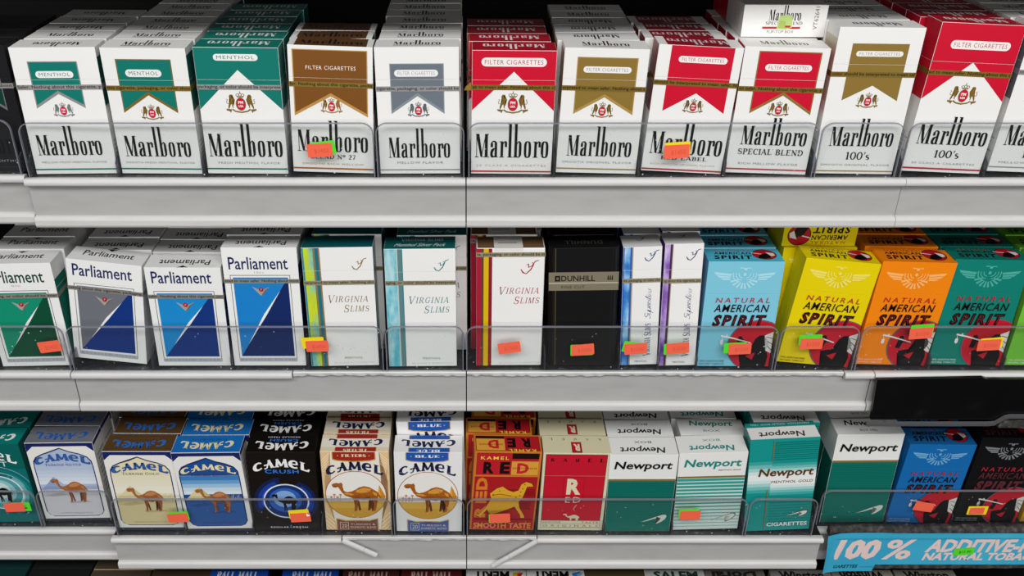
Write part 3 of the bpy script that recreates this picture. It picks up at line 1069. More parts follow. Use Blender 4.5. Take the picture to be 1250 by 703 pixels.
def oval_pack(A, d):
    W, H = A.W, A.H
    bc, gd = d['blockc'], 'c9a054'
    if d.get('tan'):
        for sg in (0, 1):
            X = lambda v: W - v if sg else v
            A.poly([(X(0), 0), (X(0), H), (X(8), H), (X(6), 70), (X(1.6), 56), (X(1.6), 34), (X(6), 18), (X(9), 0)], 'e3bf8d')
            for q in range(5):
                A.poly([(X(0), 78 - q * 2.6), (X(7), 86 - q * 2.6), (X(7), 85 - q * 2.6), (X(0), 77 - q * 2.6)], 'efdcb8')
                A.poly([(X(0), 22 - q * 4.6), (X(8), 12 - q * 4.6), (X(8), 10.4 - q * 4.6), (X(0), 20.4 - q * 4.6)], 'efdcb8')
    top = [(10, H), (10, 80), (14, 78.6), (27, 77.6), (40, 78.6), (44, 80), (44, H)]
    A.poly([(27 + (x - 27) * 1.04, y - (0.9 if y < 84 else 0)) for x, y in top], gd)
    A.poly(top, bc)
    A.serif(d['blockt'], 17, 82, 37, 85, 'f0e2b6' if d.get('tan') else 'eef0f4', 0.24, 0.09)
    for q in (14, 39.6):
        A.ell(q, 83.4, 0.6, 0.6, gd, 8)
    A.geo(CAMELW, 3.4, 67, 50.6, 77.6, '1c2048', bend=6.2)
    A.ell(27, 40.6, 25.4, 26.4, 'a8602c', 48)
    A.ell(27, 40.6, 24.8, 25.8, 'e8e5df', 48)
    # sand: lower part of the oval
    lo = arc(27, 40.6, 24.8, 25.8, 196, 344, 22)
    A.poly(lo, 'd6a94a')
    A.poly(arc(27, 40.6, 24.8, 25.8, 215, 325, 16), 'cf9c38')
    A.poly([(44, 33.8), (46.6, 52), (50.6, 34)], 'dda23c')
    A.poly([(46.6, 52), (51.4, 40), (50.6, 34), (48, 34)], 'c88628')
    for q in range(4):
        A.line([(6 + q * 2.6, 34), (6.4 + q * 2.6, 37 + (q % 2) * 3)], 0.6, 'c07a54')
        A.ell(6.4 + q * 2.6, 38 + (q % 2) * 3, 1.2, 0.9, 'c9764c', 10)
    camel_fig(A, 7.4, 22, 48, 54.6, 'a35a1c', '6e3512', 'd0923c')
    bt = [(9.8, 0), (9.8, 13.4), (17, 11), (27, 10.2), (37, 11), (44, 13.4), (44, 0)]
    A.poly([(27 + (x - 27) * 1.04, y + (0.9 if y > 5 else 0)) for x, y in bt], gd)
    A.poly(bt, d['block2'])
    A.text('TURKISH &', 21, 6.4, 42, 8.4, 'd8c9a0')
    A.text('DOMESTIC BLEND', 21, 2.6, 42.6, 5, 'd8c9a0')
    A.frame(12, 1.6, 19.4, 10, 0.4, 'd8c9a0')
    A.text('20', 13.4, 3.4, 18, 8, 'd8c9a0')
    for f in 'RL':
        A.face(f)
        A.rect(3, 0, A.D - 3, H, d['sidec'])
    A.face('T', True)
    A.rect(10, 0, 44, A.D, gd)
    A.rect(10.6, 0, 43.4, A.D, bc)
    A.rect(0, 5, W, 15.6, d['front'])
    A.geo(CAMELW, 5.5, 7, W - 5.5, 15.4, '1c2048', bend=2.8)
    A.serif(d['blockt'], 18, 17.8, 37, 21, 'f0e2b6' if d.get('tan') else 'eef0f4', 0.24, 0.09)
    A.face('F')


def dark_camel_pack(A, d):
    W, H = A.W, A.H
    c2, c3 = d['glow'], d['disc']
    A.rect(0, 0, W, 61, d['low'])
    for i, c in enumerate(c2):
        k = 1 - i * 0.12
        A.poly(arc(29, 33, 27 * k, 28 * k, 100 + 10 * i, 205 - 8 * i, 12) + arc(29, 34, 20 * k, 20 * k, 205 - 8 * i, 100 + 10 * i, 12), c)
        A.poly(arc(28, 33, 27 * k, 26 * k, -70 + 8 * i, 62 - 10 * i, 12) + arc(28, 34, 19.4 * k, 20 * k, 62 - 10 * i, -70 + 8 * i, 12), c)
    A.ell(29, 34.5, 19, 19, 'dfe2e6', 40)
    A.ell(29, 34.5, 17.8, 17.8, c3[0], 40)
    A.ell(28.4, 35.6, 13.6, 13.4, c3[1], 36)
    A.ell(28, 37, 9.4, 9.2, c3[2], 32)
    camel_fig(A, 17.2, 23.5, 38.6, 42.5, '101012', '0a0a0c')
    A.geo(CAMELW, 4.4, 71, 50.6, 80.8, 'eeeeec', bend=6)
    if d['sub'] == 'CRUSH':
        A.text('CRUSH', 13.9, 65, 41.4, 69, '2f77d8', 0.02, 0, 1.1)
        A.text('REGULAR', 13.8, 4.2, 29, 5.8, 'e4e4e2', 0.01, 0, 1.2)
        A.ell(30.9, 5, 1, 1, '2f77d8', 10)
        A.text('FRESH', 32.8, 4.2, 45, 5.8, 'e4e4e2', 0.01, 0, 1.2)
    else:
        A.text('MINT', 16, 64, 42, 69, 'cfe6e4', 0.0, 0, 1.2)
        for q, cc in ((24, '9fc6c8'), (27, '1b7f80'), (30.5, '7fb4b8')):
            A.line(arc(28, 34, q, q * 0.98, 20, 160, 18), [0.4, 1.4], cc)
    A.face('T', True)
    A.geo(CAMELW, 6, 9.6, W - 6, 19.2, 'eeeeec', bend=3.4)
    if d['sub'] == 'CRUSH':
        A.text('CRUSH', 15, 5, 38, 8, '2f77d8', 0.02, 0, 1.1)
        A.text('REGULAR FRESH', 14, 1.8, 40, 3.4, 'cfcfcc', 0.01, 0, 1.2)
    A.face('F')


def red_word_pack(A, d):
    W, H = A.W, A.H
    og = 'd07a28'
    rd = 'a81c22'
    A.rect(2.2, 62.4, 53, 86, '1a100c')
    A.rect(2.4, 62.6, 31, 85.8, 'b8202a')
    A.rect(31, 77.6, 53, 80, 'b8202a')
    A.rect(31, 62.6, 53, 77.4, 'd99a3a')
    A.text('KAMEL', 5.5, 79, 28.4, 82.4, 'e8d43a', 0.008, 0, 1.3)
    A.text('R', 8, 63.8, 16.8, 76.6, '16100e', 0.05)
    A.text('E', 21.6, 63.8, 29.8, 76.6, '16100e', 0.05)
    A.text('D', 35.6, 64.2, 45.4, 75.6, 'c4242a', 0.05)
    A.text('SMOOTH TASTE', 32, 69, 52, 70.8, '2a1a10', 0, 0, 1.1)
    A.rect(1.6, 1.2, 53.6, 60.6, rd)
    A.rect(30, 40, 52.6, 47, '8c1419')
    A.rect(24, 24, 50, 33, '8c1419')
    A.rect(3, 12, 53, 13, '4a120e')
    for t, y in (('R', 14.5), ('E', 31), ('D', 46)):
        A.text(t, 3.2, y, 12.6, y + 13.6, og, 0.05, rot90=True)
    cam_ = [(3.6, 16), (6, 17), (12, 26), (16, 36), (14.6, 42), (20, 48), (25, 50.4), (30, 46), (36, 43.6), (39, 46), (41, 53), (45, 56), (50, 54), (51.4, 51), (46, 50.4), (44.6, 44), (43, 37), (40, 33), (41, 26), (46, 16), (46.4, 13.4), (43, 13.6), (42.6, 17), (37, 27), (31, 26), (24, 20), (17, 17.4), (15, 19), (21, 22), (26, 27), (30, 32), (22, 33), (17, 32), (13, 23), (7, 14.6)]
    A.poly(cam_, '5a2c0c')
    A.poly([(27 + (x - 27) * 0.965 + 0.1, 36 + (y - 36) * 0.965) for x, y in cam_], 'd9a22c')
    for q in ((39, 50), (42, 47.6), (40.6, 44), (43.6, 52.4), (18, 41), (23, 45), (40, 40), (37, 38)):
        A.ell(q[0], q[1], 0.6, 0.5, '5a2c0c', 8)
    A.line([(17, 40), (24, 41.4), (33, 39.6)], 0.7, '8a4a12')
    A.text('SMOOTH TASTE', 3, 2.2, 52, 8.6, 'd98a48', 0.03)
    for f in 'RL':
        A.face(f)
        A.rect(2, 2, A.D - 2, 60, 'a8501c')
    A.face('T', True)
    A.rect(1.4, 1.6, W - 1.4, A.D - 1.6, '2a120c')
    A.rect(1.8, 2, 30, A.D - 2, 'b01c26')
    A.rect(30, 5, W - 1.8, A.D - 2, 'd99a3a')
    A.text('KAMEL', 5, 17.4, 27, 20.4, 'e8d43a', 0.008, 0, 1.3)
    A.text('R', 9, 4, 16.6, 15.4, '16100e', 0.05)
    A.text('E', 21, 4, 28, 15.4, '16100e', 0.05)
    A.text('D', 35, 6.5, 44, 17, 'c4242a', 0.05)
    A.text('SMOOTH TASTE', 31.6, 11, 51, 12.8, '2a1a10', 0, 0, 1.1)
    A.face('F')


def red_cream_pack(A, d):
    W, H = A.W, A.H
    cr = 'd9d2b4'
    A.rect(2.2, 11.6, 52.4, 85.6, '4a2a20')
    A.rect(2.7, 12.1, 51.9, 85.1, 'c2182e')
    for i, c in enumerate('KAMEL'):
        A.serif(c, 6.4 + i * 10, 77.6, 9.8 + i * 10, 81.4, '30060c', 0.22, 0.1)
    A.rect(2.7, 62.2, 51.9, 62.6, 'd86a6e')
    A.frame(18.6, 31.6, 35.6, 61, 0.25, '8a1220')
    A.text('R', 21.4, 41.6, 33.2, 59.2, cr, 0.045)
    A.text('ED', 21.2, 32.4, 34, 38.8, cr, 0.0, 0, 1.3)
    A.line([(31, 30), (28.6, 25), (30.6, 22.4)], [0.9, 0.5, 0.2], 'd8a0a0')
    camel_fig(A, 20.4, 10.4, 34.8, 19.6, cr, '8c8264')
    A.rect(2.2, 4, 52.4, 11.6, cr)
    A.rect(3, 7.6, 51.6, 7.9, '6a5a40')
    A.text('GENUINE', 3.2, 8.6, 19, 10.6, '4a3c2c', 0, 0, 1.25)
    A.text('TASTE', 36.6, 8.6, 51, 10.6, '4a3c2c', 0, 0, 1.25)
    A.text('ORIGINALS', 4, 4.6, 51, 6.6, '4a3c2c', 0, 0, 1.9)
    A.frame(2.2, 3.6, 52.4, 11.8, 0.25, '6a5a40')
    for f in 'RL':
        A.face(f)
        A.rect(3, 12, A.D - 3, H - 4, 'c4bc9c')
    A.face('T', True)
    A.rect(23.4, 7.6, 31.6, 20.6, '5a0c14')
    A.rect(23.9, 8.1, 31.1, 20.1, 'b8182c')
    A.text('R', 25, 10, 30, 18.4, cr, 0.05)
    for i, c in enumerate('KAMEL'):
        A.serif(c, 6.4 + i * 10, 3, 9 + i * 10, 5.6, '4a3c2c', 0.12, 0.05)
    A.face('F')


# ------------------------------------------------------------------ artwork: white over teal packs with a sail mark
def sail(A, x0, y0, x1, y1, c):
    X = lambda a, b: (x0 + a * (x1 - x0), y0 + b * (y1 - y0))
    A.poly([X(0, 0.16), X(0.25, 0.42), X(0.6, 0.78), X(0.85, 1.0), X(0.97, 0.98), X(1.0, 0.8), X(0.95, 0.5), X(0.82, 0.22), X(0.66, 0.02), X(0.6, 0.0), X(0.72, 0.3), X(0.78, 0.58), X(0.72, 0.66), X(0.5, 0.52), X(0.25, 0.3)], c)


def sail_pack(A, d):
    W, H = A.W, A.H
    gy = d['gy']
    if d['style'] == 'green':
        A.rect(0, 0, W, gy, '0f6f62')
        for k in range(26):
            A.rect(0, 1 + k * (gy - 2) / 26, W, 1.35 + k * (gy - 2) / 26, '0c6156')
        A.rect(0, gy, W, gy + 1.9, '8a6a30')
        A.text('Newport', 4.6, d['wy'] - 1.6, 51.2, d['wy'] + 9, '121212', 0.022, 0.15)
        sail(A, 30, 9.5, 51.4, 20, 'cfd6d0')
        for f in 'RL':
            A.face(f)
            A.rect(0, 0, A.D, gy, '0f6f62')
    elif d['style'] == 'stripes':
        A.rect(0, 0, W, gy, 'cfdbd6')
        n = 15
        for k in range(n):
            hgt = (gy - 4) / n
            y = gy - (k + 1) * hgt
            A.rect(0, y, W, y + hgt * max(0.12, 0.78 - 0.05 * k), '2f9c90' if k < 10 else '4fa89c')
        A.rect(0, gy, W, gy + 1.9, '8a6a30')
        A.text('Newport', 5, d['wy'] - 1.6, 51, d['wy'] + 9, '16857a', 0.022, 0.15)
        A.text('MENTHOL GOLD', 33, d['wy'] - 3.6, 51, d['wy'] - 2.2, '8a6a30', 0.01)
        sail(A, 31, 9, 52, 19, '6d5c34')
        sail(A, 33, 10.2, 51.2, 18.2, 'cfd9d4')
        for f in 'RL':
            A.face(f)
            A.rect(0, 0, A.D, gy, '7fb8ae')
    else:
        tl, md = '14908a', ['14908a', '3ea39e', '6cb9b4', '9fcfcb', 'cfe2df', 'e6e9e7']
        A.rect(0, 0, W, H, tl)
        for k in range(6):
            A.rect(0, 79 - (k + 1) * 3.4, 19, 79 - k * 3.4, md[k])
            A.rect(0, 39 + k * 3.4, 19, 39 + (k + 1) * 3.4, md[k])
            A.rect(19, 76 - (k + 1) * 2.6, W, 76 - k * 2.6, md[k])
            A.rect(19, 37 + k * 2.7, W, 37 + (k + 1) * 2.7, md[k])
        A.rect(0, 58, W, 62, 'e6e9e7')
        A.rect(19, 52, W, 61, 'e6e9e7')
        for k in range(9):
            A.rect(19.6, 77.4 + k * 2.2, W, 78.0 + k * 2.2, '0c6f6b')
            A.rect(19.6, 34 - k * 3, W, 34.5 - k * 3, '107d78')
        A.rect(18.6, 76, 19.3, 98, '8a6a30')
        A.rect(16.6, 2, 17.2, 46, '8a6a30')
        A.text('Newport', 8.8, 58, 53, 68.6, '5c3414', 0.022, 0.15)
        A.text('MENTHOL GOLD', 19.6, 53, 53.2, 55.6, '6e4a22', 0.0, 0.15, 1.05)
        sail(A, 33.6, 15, 52.4, 22.8, '7a5a2c')
        sail(A, 34.6, 15.8, 51.6, 21.6, 'dfe6e2')
        A.text('CIGARETTES', 18.8, 5.4, 52.6, 9.6, 'e2e8e6', 0.02)
    A.face('T', d.get('flip', False))
    if d['style'] == 'teal':
        A.rect(0, 0, W, A.D, tl)
        A.rect(0, 6, W, A.D, 'e4e4e1')
        A.rect(0, 0, W, 5.2, tl)
        A.text('Newport', 11, 10, W - 8, 19, '4a3a2a', 0.022, 0.15)
        A.text('MENTHOL GOLD BOX 100s', 4, 1.4, W - 4, 3.4, 'e2e8e6')
    else:
        tc = '16857a' if d['style'] == 'stripes' else '16161a'
        A.text('Newport', 10, 10, W - 9, 18.6, tc, 0.022, 0.15)
        A.text(d['toptext'], 20, 4.4, 34, 7, tc)
    A.face('F')


def top_only_pack(A, d):
    """packs of the lowest shelf, of which the tops show"""
    W, H = A.W, A.H
    A.rect(4, 8, W - 4, H - 26, d['block'])
    A.frame(3, 6, W - 3, H - 4, 0.6, d['trim'])
    if not d.get('plain'):
        A.serif(d['txt'], 8, H - 20, W - 8, H - 11, d['tc'], 0.2, 0.07)
    A.face('T', d.get('flip', True))
    if d.get('topblock'):
        A.rect(0, 0, W, A.D, d['topblock'])
    if d.get('mark'):
        A.poly([(5, 2), (13, 4), (12, 13), (8, 9)], d['mark'])
        A.poly([(3, 3), (9, 5), (7, 11)], d['mark2'])
    if d.get('txt') and not d.get('plain'):
        if d.get('tall'):
            A.serif(d['txt'], 9, 9.5, W - 9, 19.4, d['ttc'], 0.24, 0.09)
        else:
            if d.get('flip', True):
                A.text(d['txt'], 16 if d.get('mark') else 8, 1.6, W - 7, 11.2, d['ttc'], 0.04)
            else:
                A.text(d['txt'], 8, 9.8, W - 7, 19.4, d['ttc'], 0.04)
    A.face('F')


# ------------------------------------------------------------------ pack kinds
def chev(**k):
    d = dict(art=chevron_pack, W=55, H=87.3, front=WH, seam=66.0)
    d.update(k)
    return d


GREY = '8a8a8c'
ORN = dict(crest=(27.2, 45.4, 0.028, GOLD))
SUBC = '9c9a97'
K = {}
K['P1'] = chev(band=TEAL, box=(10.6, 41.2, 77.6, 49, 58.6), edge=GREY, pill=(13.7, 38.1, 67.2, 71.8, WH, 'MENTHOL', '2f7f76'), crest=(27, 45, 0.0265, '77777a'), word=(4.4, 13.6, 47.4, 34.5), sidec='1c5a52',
               subs=[('s', 'MELLOW FRESH MENTHOL FLAVOR', 5.4, 8, 49.2, 9.4, SUBC)], line=(3, 1, TEAL), flip=True, strip=(61, '9c9b9a', 'Safer. Nothing about this cigarette, p'), desc='white pack with small teal chevron edged in silver')
K['P2'] = chev(band=TEAL, box=(9.4, 44, 79.4, 46, 58), edge=GOLD, pill=(14, 37.5, 68.2, 73.2, WH, 'MENTHOL', '2f7f76'), crest=(27.2, 43.5, 0.0285, GOLD), word=(5, 12.6, 49.4, 34), sidec='1c5a52',
               subs=[('s', 'SMOOTH FRESH MENTHOL FLAVOR', 4, 7.6, 51, 9, SUBC)], line=(3.2, 1, TEAL), topline=BLK, strip=(60.6, '8a7234', 'this cigarette, packaging, or color shou'), desc='white pack with teal chevron edged in gold')
K['P3'] = chev(band=TEAL, box=None, pill=(12.5, 41.4, 78.6, 83, WH, 'MENTHOL', '2f7f76'), crest=(27.4, 49.6, 0.0385, GOLD), word=(2.6, 12.4, 52.4, 36), top=TEAL, topband=TEAL,
               subs=[('s', 'FRESH MENTHOL FLAVOR', 8, 7.2, 50, 8.8, SUBC)], line=(3.2, 1, TEAL), flip=True, strip=(61, '9c9b9a', 'packaging, or color should be interprete'), desc='pack with full teal top and white peaked lower half')
K['P4'] = chev(band='7a4c1e', box=(3.4, 50.8, 84.2, 42.4, 56), edge='b88a4a', pill=(9, 46, 70.4, 75.4, '7d4a18', 'FILTER CIGARETTES', 'ece4d8'), crest=(27.4, 46.8, 0.028, '9c6d2e'), word=(3.6, 15, 51.2, 37.1), sidec='3c3a38',
               subs=[('serif', 'BLEND No 27', 12.3, 9.8, 42.6, 13.2, BLK), ('s', 'SMOOTH RICH MELLOW', 6.4, 5.6, 48.3, 7, 'b59a78')], line=(2.4, 1.1, 'a8622a'), topband='5a3a20', topx=(4, 51), topword='1a1412',
               strip=(61.6, '8a7234', 'fer. Nothing about this cigarette, packa'), desc='white pack with large brown chevron panel')
K['P5'] = chev(band='6a737c', box=(10.2, 44.3, 76, 45, 57), edge='838b93', pill=(12.4, 41.2, 67.9, 72.5, WH, 'FILTER CIGARETTES', '9a9ea2'), crest=(27.6, 45, 0.028, '5f656c'), word=(6.4, 11.6, 48.3, 32.6),
               subs=[('s', 'MELLOW FLAVOR', 12, 7.4, 43.4, 9, '8f8f90')], line=(2.6, 0.8, '8b929a'), topline='55555a', strip=(59.8, '9c9b9a', 'cigarette, packaging, or color should be'), desc='white pack with small grey chevron')
K['P6'] = chev(band=RED, box=None, H=85.6, low=45, apex=71.6, pill=(6.1, 48.6, 75, 80.8, WH, 'FILTER CIGARETTES', 'c23a4a'), crest=(27.3, 49.6, 0.0395, GOLD), word=(2.6, 11.9, 52.5, 36.3), top=RED, topband='a81228',
               subs=[('s', '20 CLASS A CIGARETTES', 3.4, 5.6, 51.4, 7, 'c9a8a4')], line=(1.4, 1.1, 'b8283a'), flip=True, strip=(61, '826a2c', 'ab to mean safer. Nothing about this ci'), tab=True, desc='red-topped pack with white peak')
K['P7'] = chev(H=86.6, band='8a6f33', box=(9.4, 47.6, 80.2, 44.6, 56.2), edge='a98a4a', pill=(13.1, 44.5, 70.5, 74.7, WH, 'FILTER CIGARETTES', '9c9080'), crest=(27.8, 44.6, 0.029, GOLD), word=(6.4, 12.4, 50.2, 33.9),
               subs=[('s', 'SMOOTH ORIGINAL FLAVOR', 3.8, 7.4, 51.4, 8.9, SUBC)], line=(2.8, 0.9, '9c8450'), topline='6b5a30', strip=(60, '826a2c', 'erpreted to mean safer. Nothing about t'), desc='white pack with small gold chevron')
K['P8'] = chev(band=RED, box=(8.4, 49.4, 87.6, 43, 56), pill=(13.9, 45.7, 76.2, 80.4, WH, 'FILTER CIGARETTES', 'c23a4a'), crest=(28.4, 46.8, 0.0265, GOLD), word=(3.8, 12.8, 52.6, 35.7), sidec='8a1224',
               subs=[('serif', 'RED LABEL', 12.3, 8.8, 43.6, 11.6, BLK), ('s', 'RICH SMOOTH ORIGINAL FLAVOR', 5.6, 5, 50, 6.2, 'c9a8a4')], line=(1.2, 1.1, 'b8283a'), topband='8a1226', topx=(8.4, 49.4), topword='d8c8c8', flip=True,
               strip=(62.4, '826a2c', 'should be interpreted to mean safer. N'), desc='white pack with wide red chevron panel')
K['P9'] = chev(band=RED, box=(10.4, 49.4, 84, 45, 57.6), edge='8a7038', pill=(15.1, 45.2, 71.6, 76.2, WH, 'FILTER CIGARETTES', 'c23a4a'), crest=(28.6, 45.6, 0.0275, GOLD), word=(7.2, 20.6, 51, 40),
               subs=[('serif', 'SPECIAL BLEND', 6.6, 13.6, 50.4, 18, BLK), ('s', 'RICH MELLOW FLAVOR', 8, 6.4, 48.4, 8, SUBC)], line=(2.6, 1, 'b8283a'), strip=(59.4, '826a2c', 'an safer. Nothing about this cigarette, p'), desc='white pack with red chevron edged in gold')
K['P10'] = chev(H=100, seam=76, band='8a6f33', box=(10.2, 46.8, 89.6, 51.8, 62), pill=(13.6, 44, 81.2, 84.8, WH, 'FILTER CIGARETTES', '9c9080'), crest=(27.6, 51.4, 0.028, GOLD), word=(7.8, 20, 50.3, 39.6), sidec='cfc6b0',
                subs=[('serif', "100's", 20.8, 10.4, 37, 16, BLK), ('s', 'SMOOTH ORIGINAL FLAVOR', 5, 6, 51.8, 7.4, SUBC)], line=(1.8, 0.8, '9c8450'), flip=True, strip=(69.4, '826a2c', 'color should be interpreted to mean saf'), desc='tall white pack with gold chevron')
K['P11'] = chev(H=101, seam=76, band=RED, box=None, low=50.6, apex=76, pill=(9.4, 48.6, 84.4, 90, WH, 'FILTER CIGARETTES', 'c23a4a'), crest=(27.4, 54, 0.0375, GOLD), word=(5, 19.8, 52.4, 39.6), top=RED, topband='a81228',
                subs=[('serif', "100's", 19.8, 10.4, 37, 16, BLK), ('s', '20 CLASS A CIGARETTES', 5.6, 5.8, 49.4, 7.2, SUBC)], line=(2, 1.2, 'b8283a'), flip=True, strip=(68.6, '826a2c', 'ed to mean safer. Nothing about this c'), desc='tall red-topped pack with white peak')
K['P12'] = chev(H=101, seam=76, band='6a737c', box=(10.2, 44.3, 89, 52, 62), edge='838b93', pill=(13.6, 44, 81, 85, WH, 'FILTER CIGARETTES', '9a9ea2'), crest=(27.6, 51.4, 0.028, '5f656c'), word=(5.4, 19, 50.3, 39.6),
                subs=[('serif', "100's", 20.8, 10.4, 37, 16, BLK), ('s', 'MELLOW FLAVOR', 6, 6.2, 44, 7.6, '8f8f90')], line=(3, 0.8, '8b929a'), strip=(69, '9c9b9a', 'color should be interpreted to mean safer'), desc='tall white pack at the picture edge')
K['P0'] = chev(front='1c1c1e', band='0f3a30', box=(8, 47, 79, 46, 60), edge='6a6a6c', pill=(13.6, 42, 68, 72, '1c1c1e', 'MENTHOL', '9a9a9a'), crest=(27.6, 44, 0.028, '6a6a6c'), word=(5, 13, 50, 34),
               subs=[('s', 'RICH BOLD MENTHOL', 6, 7, 49, 8.6, '9a9a9a')], line=(3, 0.6, '2a2a2c'), sidec='232325', strip=(60.6, '9c9b9a', 'or color should be Nothing about'), desc='black pack with dark green chevron')


def par(**k):
    d = dict(art=slash_pack, W=55, H=88, front='e6e6e4', seam=67.0, ink='1c2456', yt=63.8, wy=72)
    d.update(k)
    return d


K['Q0'] = par(c1='13896b', c2='0e4a34', ink='123c30', sidec='0f6a5a', sub='MENTHOL', strip=(61, '928f88', 'packaging, or color should be inter'), desc='white pack with green slashed window')
K['Q1'] = par(c1='6b6e76', c2='14347a', sidec='d0d0ce', strip=(61.6, '928f88', 'othing about this cigarette, packaging,'), H=85.4, desc='tilted white pack with grey and navy slashed window')
K['Q2'] = par(c1='1b86c8', c2='14347a', sidec='1c3a74', flip=True, strip=(61, '928f88', 'safer. Nothing about this cigarette, pac'), H=85.2, desc='white pack with bright blue slashed window')
K['Q3'] = par(c1='1b7cc4', c2='14285e', sidec='1c2c5e', flip=True, H=99, seam=77, yt=75, wy=81.4, sub="100's", strip=(72, '928f88', 'eted to mean safer. Nothing about most'), desc='tall white pack with blue slashed window')


def slim(**k):
    d = dict(art=slims_pack, W=51.8, H=99.6, front='e8e7e5', seam=81, wy=54.4, script=(36, 81.6, 11), striph=3.6)
    d.update(k)
    return d


K['Q4'] = slim(bars=[(0, 1.4, '1f7f92'), (1.4, 8.2, MARB_Y), (8.2, 9.6, '8a7448'), (9.6, 12.2, '1c6f7c'), (12.2, 13.2, 'a4713a')], ink='8a6c3c', menthol=True, top='12545a', sidebar='175f66', strip=(71.2, 'a0977c', 'terpreted to mean safer. Nothing abo'), desc='slim white pack with yellow-green marbled stripe')
K['Q5'] = slim(bars=[(0, 8.6, MARB_T), (8.6, 9.6, 'b9c6c4'), (9.6, 12.4, '5f7f82'), (12.4, 13.3, '2f7f84')], ink='2f7c7c', menthol=True, top='0f5a58', sidebar='e2e1de', toptext=True, strip=(72, 'a0977c', 'aging, or color should be interprete'), desc='slim white pack with pale teal marbled stripe')
K['Q6'] = slim(W=50, bars=[(0, 3.6, 'a81c34'), (3.6, 5.4, '5c4030'), (5.4, 9, 'd8b012'), (9, 11.6, '8a1c30')], ink='a82434', seam=0, top='6e5138', sidebar='8c1a2c', softtop=True, wy=61.8, script=(32.6, 79, 13), strip=(94.6, 'a0977c', 'ta, packaging, or color should be in'), desc='soft white pack with red and yellow stripes')
K['Q7'] = dict(art=black_band_pack, W=51.5, H=99.5, front='151414', seam=71.0, chamfer=3.4, desc='black pack with taupe band')
K['Q8'] = slim(W=28, bars=[(0, 1, '1c4fa8'), (1, 5.2, MARB_B), (5.2, 6.6, '3a5a9c'), (6.6, 7.4, 'b0a488')], ink='20407c', vert=True, sidebar='1f4f9c', script=(15.6, 88, 10.5), top='d8d8d6', strip=(72.4, 'a0977c', 'tte, packaging, or color sho'), desc='narrow white pack with blue marbled stripe')
K['Q9'] = slim(W=28, bars=[(0, 4.0, MARB_P), (4.0, 5.6, '4a2a50'), (5.6, 6.2, 'b0a488')], ink='4c3a6c', vert=True, sidebar='7a4fa4', script=(15.8, 88.4, 10.4), top='d8d8d6', H=101.5, strip=(71.8, 'a0977c', 'ng about this cigarette, pac'), desc='narrow white pack with purple marbled stripe')


def disc(**k):
    d = dict(art=disc_pack, W=55, H=89.5, seam=63.0)
    d.update(k)
    return d


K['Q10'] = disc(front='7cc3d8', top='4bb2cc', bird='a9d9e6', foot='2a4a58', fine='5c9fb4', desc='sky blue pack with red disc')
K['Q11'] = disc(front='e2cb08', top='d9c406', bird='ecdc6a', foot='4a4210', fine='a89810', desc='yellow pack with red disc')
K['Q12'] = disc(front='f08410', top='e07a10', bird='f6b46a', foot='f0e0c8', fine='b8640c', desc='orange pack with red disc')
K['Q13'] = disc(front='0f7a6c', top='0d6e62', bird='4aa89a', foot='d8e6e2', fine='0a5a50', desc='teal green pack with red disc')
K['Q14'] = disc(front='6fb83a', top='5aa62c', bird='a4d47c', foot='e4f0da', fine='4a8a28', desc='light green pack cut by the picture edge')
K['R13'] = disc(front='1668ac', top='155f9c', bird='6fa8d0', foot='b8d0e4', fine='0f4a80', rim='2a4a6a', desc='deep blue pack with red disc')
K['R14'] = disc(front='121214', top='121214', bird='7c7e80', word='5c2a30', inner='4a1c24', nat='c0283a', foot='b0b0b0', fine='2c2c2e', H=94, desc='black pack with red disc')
K['R15'] = disc(front='d8a018', top='c89010', bird='ecc86a', foot='f0e0c8', fine='b8640c', desc='amber pack cut by the picture edge')


def archk(**k):
    d = dict(art=arch_pack, W=56, H=87.8, front='e6e4e0', seam=63.0)
    d.update(k)
    return d


K['R1'] = archk(sky=['a9b8d4', 'b4c0d8', 'bcc8dc', 'c6d0e0', 'd0d8e4', 'd8dee8'], sand='d0d0d4', pyr='8fa0c4', pyr2='a8b6d0', dune='b4b4bc', wc='2f5fa8', sub='TURKISH SILVER', subc='4a6aa4', footc='9a9aa4', topc=foil('7c7f88'), topw='2a5fb0', tops='5a5c64', top=foil('7c7f88'), desc='silver-topped pack with camel in pale blue window')
K['R2'] = archk(sky=['e2d8b4', 'e4dcbe', 'e4dec4', 'e6e0ca', 'e8e4d2', 'e8e4d4'], sand='d8c898', pyr='d8cca0', pyr2='cfc294', dune='c2b07c', wc='2f5fa8', sub='TURKISH GOLD', subc='6a6a5a', footc='a8986c', topc=foil('5e4526'), topw='2f68b8', tops='6a5232', top=foil('5e4526'), desc='bronze-topped pack with camel in cream window')
K['R3'] = archk(sky=['1c4f96', '3f7cb8', '6a9fcc', '9cc0dc', 'c4d8e4', 'd6e0e4'], sand='2f5a9c', pyr='d8cc9a', pyr2='c4b47c', dune='2a4f8c', wc='e8dcb0', sub='TURKISH ROYAL', subc='6a2430', footc='6a4a6c', topc='1a6ab4', topw='e8dcb0', tops='123a74', top='1a6ab4', desc='blue-topped pack with camel in deep blue window')
K['R4'] = dict(art=dark_camel_pack, W=55.5, H=87.6, front='17130f', top='131110', side='17130f', seam=61, low='191310', glow=['14224c', '1c3a94', '2a56c8'], disc=['14306e', '2f5cae', '7fa4d4'], sub='CRUSH', desc='black pack with black camel in blue disc')
K['R0'] = dict(art=dark_camel_pack, W=56, H=88, front='0a5f5a', top='0c7a74', side='0a4f4c', seam=61, low='0f6a6c', glow=['1c8488', '6fb0b4', 'b8d4d4'], disc=['4f9aa2', '8fc0c4', 'c4d8d8'], sub='MINT', desc='teal pack with black camel in swirled disc')
